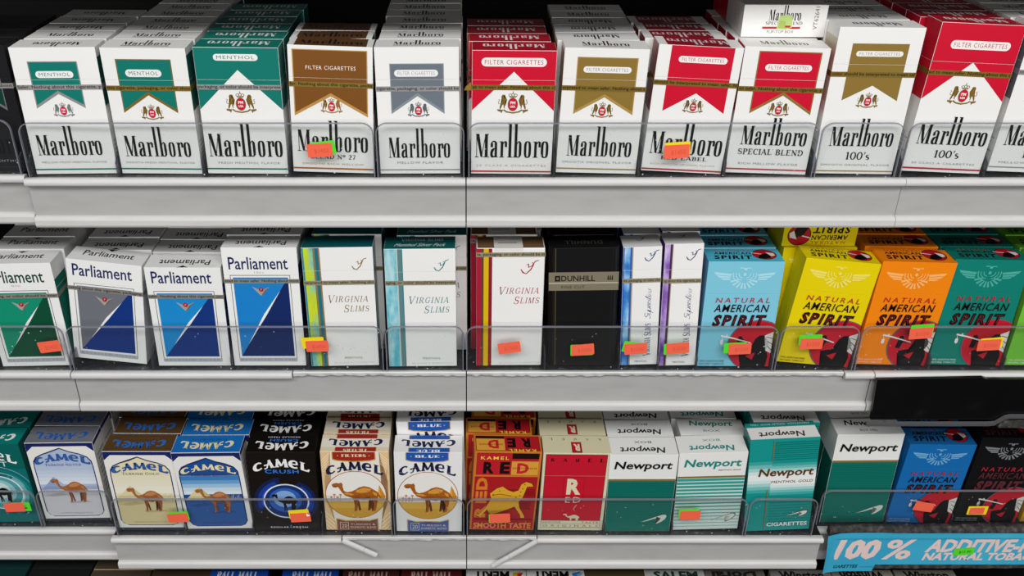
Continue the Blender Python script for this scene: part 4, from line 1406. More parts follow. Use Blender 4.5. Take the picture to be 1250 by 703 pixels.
K['R5'] = dict(art=oval_pack, W=55.5, H=87.5, front='e8e2d4', top='e2d2b4', side='e2d2b4', seam=66, blockc='9c2a1e', block2='7a4a44', blockt='FILTERS', tan=True, sidec='dcc498', desc='cream and tan pack with camel in oval')
K['R6'] = dict(art=oval_pack, W=55.5, H=87.8, front='e6e6e4', top='e6e6e4', side='dadad8', seam=66, blockc='1f56a8', block2='44609c', blockt='BLUE', sidec='c8ccd4', desc='white and blue pack with camel in oval')
K['R7'] = dict(art=red_word_pack, W=55, H=87.2, front='c8742a', top='c8742a', side='b8621c', seam=61.4, desc='orange-edged red pack with yellow camel')
K['R8'] = dict(art=red_cream_pack, W=55, H=87, front='d6cfb2', top='d2cba8', side='cfc7a6', seam=62.4, desc='red pack with cream borders and small camel')


def newp(**k):
    d = dict(art=sail_pack, W=55.3, H=86.4, front='e6e6e3', seam=62, gy=58.4, wy=70.4, toptext='BOX', flip=True)
    d.update(k)
    return d


K['R9'] = newp(style='green', desc='white pack with teal lower half and black lettering')
K['R10'] = newp(style='stripes', gy=59.4, wy=70.6, desc='white pack with pale teal stripes')
K['R11'] = newp(style='teal', H=99, seam=74, front='14908a', side='12827c', top='14908a', desc='tall teal pack with faded white band')
K['R12'] = newp(style='green', W=54.6, H=97.8, seam=72, gy=68.4, wy=79, toptext='BOX 100s', flip=False, desc='tall white pack with teal lower half')
LOW = dict(art=top_only_pack, W=55, H=88, D=21.0, seam=64)


def low(**k):
    d = dict(LOW)
    d.update(k)
    return d


KL = [
    (-430, low(front='12302f', top='143634', block='0e2626', trim='2a4a48', txt='', tc='88aaaa', ttc='20504e', plain=True, desc='dark teal pack')),
    (-372, low(front='15171a', top='1c201f', block='101214', trim='2a2c30', txt='', tc='888888', ttc='2a2e2e', plain=True, desc='black pack')),
    (-315, low(front='d0b878', top='4a4034', block='7a5a30', trim='8a7040', txt='', tc='3a2a1a', ttc='5a4e40', plain=True, topblock='4a4034', desc='brown-topped pack with pale yellow front')),
    (-262, low(front='6a5430', top='4a3e2e', block='5a4428', trim='8a7040', txt='', tc='3a2a1a', ttc='5a4e40', plain=True, topblock='463a2c', desc='dull brown pack')),
    (-210, low(front='14429c', top='1a4fae', block='103a8c', trim='8aa0cc', txt='PALL MALL', tc='dfe6f0', ttc='dfe6f0', tall=True, flip=False, desc='royal blue pack with pale lettering')),
    (-142, low(front='14429c', top='1748a4', block='103a8c', trim='8aa0cc', txt='PALL MALL', tc='dfe6f0', ttc='c8d4e8', tall=True, flip=False, desc='royal blue pack beside the maroon ones')),
    (-91, low(front='5a1c1c', top='4a2422', block='4a1414', trim='8a5a4a', txt='PALL MALL', tc='d8c8b8', ttc='b8a090', tall=True, flip=False, desc='dull maroon pack with pale lettering')),
    (-34, low(front='6a1c20', top='5a1e20', block='4a1414', trim='8a5a4a', txt='PALL MALL', tc='d8c8b8', ttc='c8b4a4', tall=True, flip=False, desc='maroon pack beside the white packs')),
    (25, low(front='dcdcd8', top='dcdcd8', block='c8b050', trim='b8b8b4', txt='MERIT', tc='16161a', ttc='16161a', mark='d8a81c', mark2='b82a28', desc='white pack with red and yellow mark')),
    (79, low(front='dcdcd8', top='dcdcd8', block='5a90c0', trim='b8b8b4', txt='MERIT', tc='16161a', ttc='16161a', mark='2f7cc0', mark2='7ab0d8', desc='white pack with blue mark')),
    (132, low(front='6a5838', top='50442e', block='5a4428', trim='8a7040', txt='', tc='3a2a1a', ttc='5a4e40', plain=True, topblock='50442e', desc='plain brown pack')),
    (187, low(front='d0d4d0', top='c4cac4', block='3f9a4a', trim='7ab07a', txt='SALEM', tc='14302a', ttc='2a3a34', flip=False, mark=None, desc='white and green pack')),
    (241, low(front='6a665e', top='75716a', block='5a564c', trim='8a867c', txt='Doral', tc='16161a', ttc='2a2826', desc='grey-brown pack')),
    (301, low(front='8a8a88', top='8c8a88', block='a82a2a', trim='8a867c', txt='Winston', tc='16161a', ttc='16161a', flip=False, desc='grey pack under the blue banner')),
    (357, low(front='8a8478', top='8c8a80', block='6a6a48', trim='8a867c', txt='Winston', tc='16161a', ttc='16161a', desc='beige pack under the blue banner')),
    (414, low(front='6a6a60', top='7c7a70', block='4a4a38', trim='8a867c', txt='Winston', tc='16161a', ttc='16161a', flip=False, desc='olive pack under the blue banner')),
]
K['R5']['front'] = 'e8e2d4'

# ------------------------------------------------------------------ setting and shelves
Z1, Z2, Z3, Z4 = 1.30890, 1.15022, 0.98252, 0.8258
Y1, Y2, Y3, Y4 = 0.59173, 0.59041, 0.58814, 0.5890


def plane_box(name, x0, y0, z0, x1, y1, z1, m):
    bm = bmesh.new()
    add_box(bm, x0, y0, z0, x1, y1, z1)
    return tag(obj(name, bm, [m]), kind='structure')


plane_box('wall_back', -1.0, 1.0, 0.0, 1.1, 1.03, 1.75, DARK)
plane_box('floor', -3.0, -3.0, -0.05, 3.0, 1.03, 0.0, noisy('floor_vinyl', ['211f1d', '2b2926'], (1, 1, 1), 8, 5, 0.5))


def profile(bm, pts, x0, x1, mi=0):
    a = [bm.verts.new((x0, y, z)) for y, z in pts]
    b = [bm.verts.new((x1, y, z)) for y, z in pts]
    n = len(pts)
    for i in range(n):
        bm.faces.new((a[i], a[(i + 1) % n], b[(i + 1) % n], b[i])).material_index = mi
    bm.faces.new(a[::-1]).material_index = mi
    bm.faces.new(b).material_index = mi


def fixn(bm):
    bmesh.ops.recalc_face_normals(bm, faces=bm.faces)
    return bm


def bead_pts(y0, z0):
    """rounded nose along the top of the shelf edge"""
    p = [(y0 - 0.0045, z0 - 0.0005), (y0 - 0.0072, z0 - 0.0002)]
    p += [(y0 - 0.0078 + 0.0024 * math.cos(R(a)), z0 - 0.0030 + 0.0028 * math.sin(R(a))) for a in range(100, 261, 20)]
    p += [(y0 - 0.0062, z0 - 0.0060), (y0 - 0.0045, z0 - 0.0060)]
    return p


def lip_pts(y0, z0):
    p = [(y0 - 0.0045, z0 - 0.0292), (y0 - 0.0066, z0 - 0.0298), (y0 - 0.0076, z0 - 0.0306), (y0 - 0.0080, z0 - 0.0318),
         (y0 - 0.0080, z0 - 0.0356), (y0 - 0.0072, z0 - 0.0372), (y0 - 0.0045, z0 - 0.0376)]
    return p


def ragged(bm, x0, x1, y0, z0, dz=-0.0026):
    """the torn stub that stays where the nose has broken off"""
    n = max(2, int((x1 - x0) / 0.0035))
    rows = []
    for i in range(n + 1):
        x = x0 + (x1 - x0) * i / n
        j = -0.0035 + random.uniform(-0.0007, 0.0006)
        rows.append([bm.verts.new((x, y, z)) for y, z in ((y0 - 0.0045, z0 - 0.0004), (y0 - 0.0070, z0 - 0.0003), (y0 - 0.0076, z0 - 0.0010), (y0 - 0.0072 + random.uniform(-.0004, .0004), z0 + j), (y0 - 0.0045, z0 - 0.0038))])
    for a, b in zip(rows, rows[1:]):
        for k in range(5):
            bm.faces.new((a[k], a[(k + 1) % 5], b[(k + 1) % 5], b[k]))
    bm.faces.new(rows[0][::-1])
    bm.faces.new(rows[-1])


def shelf(x0, x1, y0, z0, label, beads=None, torn=None, face=True, depth=0.30):
    root = empty('shelf', ((x0 + x1) / 2, y0, z0))
    tag(root, label, 'shelf', 'cigarette display shelves')
    ox = (x0 + x1) / 2

    def part(nm, bm, m):
        for v in bm.verts:
            v.co -= Vector((ox, y0, z0))
        return obj(nm, fixn(bm), m, root)
    bm = bmesh.new()
    add_box(bm, x0 + 0.0004, y0 - 0.0038, z0 - 0.0075, x1 - 0.0004, y0 + depth, z0 - 0.0022)
    part('deck', bm, [DARK])
    g = 0.0004
    bm = bmesh.new()
    for a, b in (beads or [(x0, x1)]):
        profile(bm, bead_pts(y0, z0), a + g, b - g)
    if torn:
        for a, b in torn:
            ragged(bm, a + g, b - g, y0, z0)
    part('bead', bm, [PVC])
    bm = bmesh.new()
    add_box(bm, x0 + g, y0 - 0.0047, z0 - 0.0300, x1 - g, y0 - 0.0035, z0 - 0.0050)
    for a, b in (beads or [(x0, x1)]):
        add_box(bm, a + g, y0 - 0.0050, z0 - 0.0074, b - g, y0 - 0.0040, z0 - 0.0061, 1)  # dark strip painting in the shadow line beneath the bead
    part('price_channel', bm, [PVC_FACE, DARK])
    bm = bmesh.new()
    profile(bm, lip_pts(y0, z0), x0 + g, x1 - g)
    part('bottom_lip', bm, [PVC])
    return root


XL, XM, XR = -0.3040, -0.0020, 0.2985
XR2, XR3 = 0.3098, 0.3012
s1 = [shelf(-0.62, XL - 0.001, Y1 + 0.005, Z1 + 0.0005, 'grey-white shelf edge of the top row under the black chevron pack'),
      shelf(XL, XM, Y1, Z1, 'grey-white shelf under the teal, brown and grey chevron packs of the top row'),
      shelf(XM, XR, Y1, Z1, 'grey-white shelf under the red and gold chevron packs of the top row'),
      shelf(XR, 0.62, Y1 + 0.001, Z1 - 0.0004, 'grey-white shelf under the tall red-topped pack of the top row')]
s2 = [shelf(-0.62, XL, Y2, Z2 + 0.0003, 'grey-white shelf edge under the green slashed-window pack'),
      shelf(XL, XM, Y2, Z2, 'shelf with half-broken rounded nose under the blue slashed-window packs', beads=[(XL, -0.1349)], torn=[(-0.1349, XM)]),
      shelf(XM, XR2, Y2, Z2, 'shelf with fully torn rough nose under the soft, black and sky blue packs', beads=[(0.2870, XR2)], torn=[(XM, 0.2870)]),
      shelf(XR2, 0.62, Y2, Z2, 'shelf carrying the black empty sign panel', beads=[(XR2, 0.62)])]
s3 = [shelf(-0.62, XL - 0.001, Y3 + 0.0178, Z3 - 0.0072, 'set-back shelf edge under the silver-topped camel pack'),
      shelf(XL, XM, Y3, Z3, 'lower shelf with dangling broken nose under the black and cream camel packs', beads=[(XL, -0.1080)], torn=[(-0.1080, XM)]),
      shelf(XM, XR3, Y3, Z3, 'lower shelf with dangling broken nose under the red camel packs and sail-mark packs', beads=[(0.0578, XR3)], torn=[(XM, 0.0578)]),
      shelf(XR3 + 0.001, 0.62, Y3 + 0.0178, Z3 - 0.0066, 'set-back shelf hidden behind the blue paper banner')]
s4 = [shelf(-0.62, 0.62, Y4, Z4, 'bottom shelf of which the packs alone peek out')]
shelf(-0.62, 0.62, Y1, Z1 + 0.172, 'uppermost shelf above the top row of packs')


def dangling(shelf_root, pts, r=0.0027):
    """a snapped length of the rounded nose, hanging from the break"""
    bm = bmesh.new()
    a, b = Vector(pts[0]), Vector(pts[1])
    d = (b - a).normalized()
    up = Vector((0, -1, 0)).cross(d).normalized()
    fr = Vector((0, -1, 0))
    n = 9
    rings = []
    for t, k in ((0, 1), (0.2, 1), (0.62, 1), (0.64, 0.86), (0.7, 0.97), (1, 1)):
        c = a.lerp(b, t)
        rings.append([bm.verts.new(c + (up * math.cos(R(180 * i / (n - 1))) + fr * math.sin(R(180 * i / (n - 1))) * 0.8) * r * k) for i in range(n)] +
                     [bm.verts.new(c - up * r * k * 0.7 + fr * r * 0.1), bm.verts.new(c + up * r * k * 0.7 + fr * r * 0.1)])
    m = len(rings[0])
    for p, q in zip(rings, rings[1:]):
        for i in range(m):
            bm.faces.new((p[i], p[(i + 1) % m], q[(i + 1) % m], q[i]))
    bm.faces.new(rings[0][::-1])
    bm.faces.new(rings[-1])
    for v in bm.verts:
        v.co -= shelf_root.location
    o = obj('broken_nose', fixn(bm), [PVC], shelf_root)
    o['label'] = 'snapped white nose strip hanging askew'
    return o


yb = Y3 - 0.0075
dangling(s3[1], ((-0.1080, yb, Z3 - 0.0030), (-0.0795, yb - 0.001, Z3 - 0.0195)))
dangling(s3[2], ((0.0590, yb, Z3 - 0.0032), (0.0205, yb - 0.001, Z3 - 0.0320)), 0.0025)

# uprights seen in the dark gaps between sections
for x, y, z0, z1, lb in ((-0.318, 0.70, Z2 + 0.0003, Z1 - 0.0075, 'grey steel upright in the gap under the far end of the top shelf'),):
    bm = bmesh.new()
    add_box(bm, -0.008, -0.006, 0, 0.008, 0.006, z1 - z0)
    add_box(bm, -0.0095, -0.0075, 0, -0.0065, -0.006, z1 - z0)
    add_box(bm, 0.0065, -0.0075, 0, 0.0095, -0.006, z1 - z0)
    o = obj('shelf_upright', bm, [GREYSTEEL])
    o.location = (x, y, z0)
    tag(o, lb, 'upright')
# ------------------------------------------------------------------ acrylic trays


def plate_outline(x0, x1, z0, z1, r=0.0075, n=6):
    p = [(x0, z0)]
    p += [(x0 + r - r * math.cos(R(90 * i / n)), z1 - r + r * math.sin(R(90 * i / n))) for i in range(n + 1)]
    p += [(x1 - r + r * math.sin(R(90 * i / n)), z1 - r + r * math.cos(R(90 * i / n))) for i in range(n + 1)]
    p += [(x1, z0)]
    return p


def tray(x0, x1, y0, z0, hgt, divs, label):
    cx = (x0 + x1) / 2
    root = empty('acrylic_tray', (cx, y0, z0))
    tag(root, label, 'display tray', 'clear pack trays')
    a, b = x0 - cx + 0.0006, x1 - cx - 0.0006
    yf, yk = -0.0062, -0.0047
    op = plate_outline(a, b, 0.0, hgt)
    bm = bmesh.new()
    f = [bm.verts.new((x, yf, z)) for x, z in op]
    k = [bm.verts.new((x, yk, z)) for x, z in op]
    bm.faces.new(f)
    bm.faces.new(k[::-1])
    n = len(op)
    for i in range(n):
        bm.faces.new((f[i], k[i], k[(i + 1) % n], f[(i + 1) % n]))
    obj('front_plate', fixn(bm), [ACRYLIC], root)
    bm = bmesh.new()
    w_ = 0.0006
    ip = [(min(max(x, a + w_), b - w_), min(z, hgt - w_)) for x, z in op]
    ii = plate_outline(a + w_, b - w_, 0.0, hgt - w_, 0.0069)
    fo = [bm.verts.new((x, yf - 0.0002, z)) for x, z in op]
    fi = [bm.verts.new((x, yf - 0.0002, z)) for x, z in ii]
    ko = [bm.verts.new((x, yk + 0.0001, z)) for x, z in op]
    ki = [bm.verts.new((x, yk + 0.0001, z)) for x, z in ii]
    for i in range(n - 1):
        bm.faces.new((fo[i], fo[i + 1], fi[i + 1], fi[i]))
        bm.faces.new((ko[i + 1], ko[i], ki[i], ki[i + 1]))
        bm.faces.new((fo[i + 1], fo[i], ko[i], ko[i + 1]))
    obj('polished_edge', fixn(bm), [EDGE], root)
    bm = bmesh.new()
    add_box(bm, a, -0.0043, -0.0021, b, 0.20, -0.0003)
    obj('base', fixn(bm), [SMOKE], root)
    for x in divs:
        bm = bmesh.new()
        xx = x - cx
        t = 0.0006
        v = []
        prof = [(yk, 0.0), (yk, 0.010), (0.004, 0.016), (0.03, 0.017), (0.19, 0.017), (0.19, 0.0)]
        A_ = [bm.verts.new((xx - t, y, z)) for y, z in prof]
        B_ = [bm.verts.new((xx + t, y, z)) for y, z in prof]
        bm.faces.new(A_[::-1])
        bm.faces.new(B_)
        for i in range(len(prof)):
            j = (i + 1) % len(prof)
            bm.faces.new((A_[i], A_[j], B_[j], B_[i]))
        obj('divider', fixn(bm), [DIVID], root)
    return root


T1, T2, T3 = 0.0388, 0.0396, 0.0408
tray(-0.6000, -0.3075, Y1 + 0.005, Z1 + 0.0005, T1, [-0.3646, -0.3085], 'clear acrylic tray holding the black chevron pack')
tray(-0.3014, -0.0635, Y1, Z1, T1, [-0.3001, -0.2404, -0.1816, -0.1226], 'wide clear acrylic tray holding the three teal packs and the brown one')
tray(-0.0631, -0.0026, Y1, Z1, T1, [-0.0619, -0.0038], 'narrow clear acrylic tray in front of the grey chevron pack')
tray(-0.0010, 0.2348, Y1, Z1, T1, [0.0002, 0.0582, 0.1162, 0.1749, 0.2337], 'wide clear acrylic tray holding four red and gold chevron packs')
tray(0.2353, 0.2917, Y1, Z1, T1, [0.2363, 0.2927], 'narrow clear acrylic tray in front of the tall gold chevron pack')
tray(0.2942, 0.6000, Y1 + 0.001, Z1 - 0.0004, T1, [0.2949, 0.3534], 'clear acrylic tray in front of the tall red-topped pack')
tray(-0.6000, -0.3035, Y2, Z2 + 0.0003, T2, [-0.3618, -0.3043], 'clear acrylic tray holding the green slashed-window pack')
tray(-0.3025, -0.0645, Y2, Z2, T2, [-0.3014, -0.2419, -0.1815, -0.1229, -0.0657], 'wide clear acrylic tray holding the grey and blue slashed-window packs')
tray(-0.0635, -0.0036, Y2, Z2, T2, [-0.0625, -0.0048], 'narrow clear acrylic tray in front of the pale teal slim pack')
tray(-0.0026, 0.2324, Y2, Z2, T2, [-0.0014, 0.0578, 0.1148, 0.1448, 0.1738, 0.2314], 'wide clear acrylic tray holding the soft, black, narrow and sky blue packs')
tray(0.2328, 0.2933, Y2, Z2, T2, [0.2339, 0.2925], 'narrow clear acrylic tray in front of the yellow pack')
tray(0.2939, 0.6000, Y2, Z2, T2, [0.2945, 0.3521, 0.4089], 'clear acrylic tray holding the orange and teal green packs')
tray(-0.6000, -0.3707, Y3 + 0.0178, Z3 - 0.0072, T3, [-0.3717], 'clear acrylic tray holding the teal camel pack')
tray(-0.3701, -0.3058, Y3 + 0.0178, Z3 - 0.0072, T3, [-0.3068], 'clear acrylic tray in front of the silver-topped camel pack')
tray(-0.2992, -0.0644, Y3, Z3, T3, [-0.2984, -0.2410, -0.1832, -0.1245, -0.0654], 'wide clear acrylic tray holding the bronze, blue, black and cream camel packs')
tray(-0.0640, -0.0035, Y3, Z3, T3, [-0.0628, -0.0045], 'narrow clear acrylic tray in front of the white and blue camel pack')
tray(-0.0023, 0.2331, Y3, Z3, T3, [-0.0015, 0.0568, 0.1146, 0.1724, 0.2323], 'wide clear acrylic tray holding the red packs and two sail-mark packs')
tray(0.2335, 0.2915, Y3, Z3, T3, [0.2343, 0.2908], 'narrow clear acrylic tray in front of the tall teal pack')
tray(0.3007, 0.6000, Y3 + 0.0178, Z3 - 0.0066, T3, [0.3014, 0.3625, 0.4197], 'clear acrylic tray holding the deep blue and black disc packs')

# ------------------------------------------------------------------ the packs
# front placements: x mm, y offset mm, tilt (top leaning back), roll (clockwise), yaw
PL = {
    'P0': (1, -330.6, 5.4, 0, 0.0, 1.5), 'P1': (1, -270.1, 0.1, 0.29, 0.34, 2.53), 'P2': (1, -211.5, 0.3, -0.97, 0.61, 0.30), 'P3': (1, -152.1, -0.0, -0.01, 0.81, 0.99), 'P4': (1, -93.2, 0.2, 0.33, 2.26, 1.36),
    'P5': (1, -33.5, 0.2, 0.48, -0.35, -0.19), 'P6': (1, 28.9, -0.0, -0.25, 0.43, -0.26), 'P7': (1, 87.3, 0.3, -0.82, 1.34, -0.16), 'P8': (1, 146.0, 0.4, -0.28, 2.67, -0.96), 'P9': (1, 204.1, -0.1, -0.26, 1.06, -2.42),
    'P10': (1, 263.8, -0.4, 0.42, 0.52, -0.89), 'P11': (1, 324.2, -0.7, 0.82, 2.83, 0.52), 'P12': (1, 384.0, 0.0, 0.5, 2.4, 0.4),
    'Q0': (2, -331.4, 0.0, 1.2, -0.6, 1.2), 'Q1': (2, -276.5, 3.0, 1.13, 6.44, -0.87), 'Q2': (2, -210.9, 0.0, 0.35, 1.44, 2.20), 'Q3': (2, -152.8, -0.5, 3.27, 0.16, 0.38), 'Q4': (2, -95.1, -0.5, 2.74, -0.35, 1.04),
    'Q5': (2, -35.3, -0.6, 1.84, -0.22, 0.64), 'Q6': (2, 30.5, 0.1, 1.95, -0.10, 0.56), 'Q7': (2, 86.7, -1.0, 2.11, -2.04, -2.07), 'Q8': (2, 130.5, 0.4, 2.39, -2.72, -0.95), 'Q9': (2, 159.4, -1.0, 3.58, -1.92, -0.90),
    'Q10': (2, 202.8, -0.7, 1.58, -0.60, -1.39), 'Q11': (2, 263.7, -0.8, 0.51, 4.99, -1.44), 'Q12': (2, 324.1, 1.0, -0.40, 2.13, 0.96), 'Q13': (2, 381.0, 0.5, 2.20, 0.73, -0.76), 'Q14': (2, 439.5, 0.0, 1.5, 1.0, 0.0),
    'R0': (4, -402.2, 0.5, -1.5, -0.2, 0.8), 'R1': (4, -342.6, 1.9, -0.98, 0.43, 1.71), 'R2': (3, -270.4, 0.8, -1.87, 0.88, 1.04), 'R3': (3, -211.8, -0.4, -2.00, -0.88, -0.03), 'R4': (3, -154.8, -0.9, -1.32, 1.36, 1.54),
    'R5': (3, -94.2, 1.1, -1.97, 0.88, 0.84), 'R6': (3, -34.0, -0.5, -1.69, 0.58, 0.28), 'R7': (3, 27.8, 0.3, -2.32, 2.69, 2.07), 'R8': (3, 86.2, 0.5, -2.55, 0.98, 0.30), 'R9': (3, 143.3, -0.8, -2.70, -1.14, -1.16),
    'R10': (3, 201.9, 1.0, -2.60, -2.52, -0.74), 'R11': (3, 262.1, -1.2, -0.19, -4.57, -1.24), 'R12': (5, 334.3, -0.9, -1.11, -1.79, -1.29), 'R13': (5, 391.6, -0.9, -2.60, 0.27, -0.67), 'R14': (5, 450.6, 0.0, -1.5, 0.6, 0.0), 'R15': (5, 510.0, 0.0, -1.5, 0.6, 0.0),
}
ROWS = {1: (Y1, Z1, 'top shelf'), 2: (Y2, Z2, 'middle shelf'), 3: (Y3, Z3, 'lower shelf'), 4: (Y3 + 0.0178, Z3 - 0.0072, 'lower shelf'), 5: (Y3 + 0.0178, Z3 - 0.0066, 'lower shelf')}
RT = {1: 0.0, 2: 1.5, 3: -1.5, 4: -1.2, 5: -1.2}
# packs queued behind each front pack, with (turned, sideways mm) where the photo shows them differ
REAR = {'P0': 3, 'P1': 4, 'P2': 8, 'P3': 5, 'P4': 2, 'P5': 7, 'P6': 3, 'P7': 5, 'P8': 3, 'P9': 4, 'P10': 4, 'P11': 4, 'P12': 4,
        'Q0': 3, 'Q1': 3, 'Q2': 3, 'Q3': 2, 'Q4': 2, 'Q5': 2, 'Q6': 2, 'Q7': 2, 'Q8': 2, 'Q9': 2, 'Q10': 3, 'Q11': 2, 'Q12': 3, 'Q13': 3, 'Q14': 3,
        'R0': 3, 'R1': 3, 'R2': 2, 'R3': 3, 'R4': 3, 'R5': 2, 'R6': 2, 'R7': 2, 'R8': 3, 'R9': 3, 'R10': 3, 'R11': 3, 'R12': 3, 'R13': 2, 'R14': 2, 'R15': 1}
TURN = {('P1', 1), ('P7', 1), ('P7', 2), ('P7', 3), ('Q1', 1), ('Q1', 2), ('R10', 1)}
ORD = ['', 'second', 'third', 'fourth', 'fifth', 'sixth', 'seventh', 'eighth', 'ninth']
SHIFT = {('Q5', 1): 8.0, ('Q5', 2): 8.0, ('Q6', 1): -4.0, ('Q4', 1): 3.6, ('Q4', 2): 3.6, ('R7', 1): -4.0, ('R2', 1): 2.0, ('R3', 1): 2.0, ('P5', 1): 1.0, ('P5', 3): 2.0, ('P6', 1): -2.0, ('P6', 2): -3, ('P6', 3): -3, ('P8', 1): -2.0, ('P8', 2): -3.0, ('P8', 3): -4}


def low_corner(W, D, e):
    m = Euler(e, 'XYZ').to_matrix()
    return min((m @ Vector((sx * W / 2000, y / 1000, 0))).z for sx in (-1, 1) for y in (0, D))


FRONT = {}
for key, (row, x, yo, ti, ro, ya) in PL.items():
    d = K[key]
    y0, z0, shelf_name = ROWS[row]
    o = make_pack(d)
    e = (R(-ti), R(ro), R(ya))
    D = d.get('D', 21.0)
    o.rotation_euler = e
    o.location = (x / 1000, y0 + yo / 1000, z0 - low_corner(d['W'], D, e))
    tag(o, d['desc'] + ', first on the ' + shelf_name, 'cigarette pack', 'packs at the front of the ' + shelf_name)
    FRONT[key] = o
    if d.get('tab'):
        bm = bmesh.new()
        vs = [bm.verts.new(Vector(c) / 1000) for c in ((-27.8, -0.1, 59), (-32.6, -2.2, 59.6), (-31.4, -2.0, 62.2), (-28, -0.1, 64.6), (-27.8, 0.3, 59), (-32.4, -1.8, 59.8), (-31.2, -1.6, 62), (-28, 0.3, 64.4))]
        for q in ((0, 1, 2, 3), (7, 6, 5, 4), (0, 4, 5, 1), (1, 5, 6, 2), (2, 6, 7, 3), (3, 7, 4, 0)):
            bm.faces.new([vs[i] for i in q])
        obj('pull_tab', fixn(bm), [ink('b9913c', 0.3, 0.4, 0.4)], o)
    step = D + 0.5
    yy = y0 + yo / 1000
    rn = random.Random(key)
    for k in range(1, REAR[key] + 1):
        if key == 'R6' and k == 1:
            yy += 0.0224
            r = dup(o, (x / 1000 + 0.0036, yy, z0 + 0.0140), (R(1.5), R(-1.2), 0))
            tag(r, 'white and blue camel pack standing higher behind the front one', 'cigarette pack', 'packs queued on the ' + shelf_name)
            continue
        yy += (step + rn.uniform(0, 0.6)) / 1000
        if k == 1:
            yy += 0.0006 + (abs(ya) / 57 * 27 + max(0, ti - RT[row]) / 57 * d['H']) / 1000
        turn = (key, k) in TURN
        ee = (R(RT[row] if turn else -RT[row]), R(rn.uniform(-0.3, 0.3) + (ro * 0.25 if abs(ro) < 4 else 0)), R(rn.uniform(-0.25, 0.25)) + (math.pi if turn else 0))
        xs = x + SHIFT.get((key, k), rn.uniform(-0.6, 0.6))
        if key == 'Q1':
            xs = -267 + rn.uniform(-0.6, 0.6)
        lc = low_corner(d['W'], D, (-R(RT[row]), ee[1], 0))
        r = dup(o, (xs / 1000, yy + (D / 1000 if turn else 0), z0 - lc), ee)
        for ch in list(r.children):
            if ch.name.startswith('pull_tab'):
                bpy.data.objects.remove(ch)
        tag(r, '%s in line behind the %s' % (ORD[k], d['desc']), 'cigarette pack', 'packs queued on the ' + shelf_name)

# one pack lying on the special blend packs, one on the yellow packs


def end_art(A, d):
    chevron_pack(A, d)
    A.face('B')
    A.geo(WORD, 17, 10.8, 38, 21, BLK)
    A.serif('SPECIAL BLEND', 15.4, 8, 39.6, 10.2, BLK, 0.16, 0.07)
    A.rect(13.5, 5.4, 38.6, 6.8, 'c02a3c')
    A.text('FLIP-TOP BOX', 17, 2.6, 34.6, 4.4, '6a6a6c')
    A.poly([(23, 5.2), (29.6, 4.8), (33, 6.4), (32.6, 13.6), (29, 14.6), (24, 13.8)], 'b9cf7c')
    A.poly([(24, 6), (29, 5.6), (28.6, 10.4), (24.4, 10.8)], 'a4bc62')
    A.rect(28.4, 6.2, 32, 7.6, 'c02a3c')
    A.text('VT62641', 46.8, 5, 49.6, 20, '77777a', rot90=True)
    A.face('F')


dk = dict(K['P9'], art=end_art, strip=None, side='d8d6d4')
lie = make_pack(dk)
lie.rotation_euler = (-math.pi / 2, 0, R(-1.2))
lie.location = (0.2090, 0.6165, Z1 + 0.0880 + 0.0212)
tag(lie, 'white pack lying flat on other packs, its stamped bottom end facing out', 'cigarette pack', 'packs laid on top of others')
ly = make_pack(K['Q11'])
ly.rotation_euler = (-math.pi / 2, R(0.0), math.pi)
ly.location = (0.2620, 0.6180 + 0.0895, Z2 + 0.0900 + 0.0212)
tag(ly, 'yellow pack lying on the yellow packs, its end face upside down', 'cigarette pack', 'packs laid on top of others')

for x, d in KL:
    o = make_pack(d)
    o.location = (x / 1000, Y4, Z4)
    tag(o, d['desc'] + ' on the bottom shelf', 'cigarette pack', 'packs on the bottom shelf')
    if x > -280:
        continue
    r = dup(o, (x / 1000, Y4 + 0.0216, Z4), (0, 0, 0))
    tag(r, 'second in line behind the ' + d['desc'] + ' below', 'cigarette pack', 'packs queued on the bottom shelf')

# ------------------------------------------------------------------ price stickers on the trays
ORANGE, GREEN, YELLOW = ink('f0654a', 0.6, 0), ink('55d62c', 0.6, 0), ink('ecd41c', 0.6, 0)


def sticker(px, yplate, pz, rot, col, label, text=None, w_=17.0, h_=9.6, tc='d8553c', lift=0.0, tilt=0.0):
    root = empty('price_sticker', (px / 1000, yplate - lift, pz / 1000), (R(-tilt), R(-rot), 0))
    tag(root, label, 'price sticker', 'price stickers on the trays')
    bm = bmesh.new()
    add_box(bm, -w_ / 2000, -0.00015, -h_ / 2000, w_ / 2000, 0, h_ / 2000)
    ed = [e for e in bm.edges if abs(e.verts[0].co.y - e.verts[1].co.y) > 1e-5]
    bmesh.ops.bevel(bm, geom=ed, offset=0.0004, segments=2, affect='EDGES')
    A_ = Art(w_, h_, 1)
    if text:
        A_.text(text, w_ * 0.28, h_ * 0.24, w_ * 0.86, h_ * 0.62, tc, 0.0)
    ab, am = A_.build('all', 0)
    for v in ab.verts:
        v.co.z -= h_ / 2000
        v.co.y -= 0.00017
    merge(bm, ab, 1)
    ab.free()
    obj('paper', bm, [col] + am, root)
    return root


F1, F2, F3, F4 = Y1 - 0.0064, Y2 - 0.0064, Y3 - 0.0064, Y3 + 0.0178 - 0.0064
L2 = 0.0004


def on(name):
    return 'on the tray before the ' + name


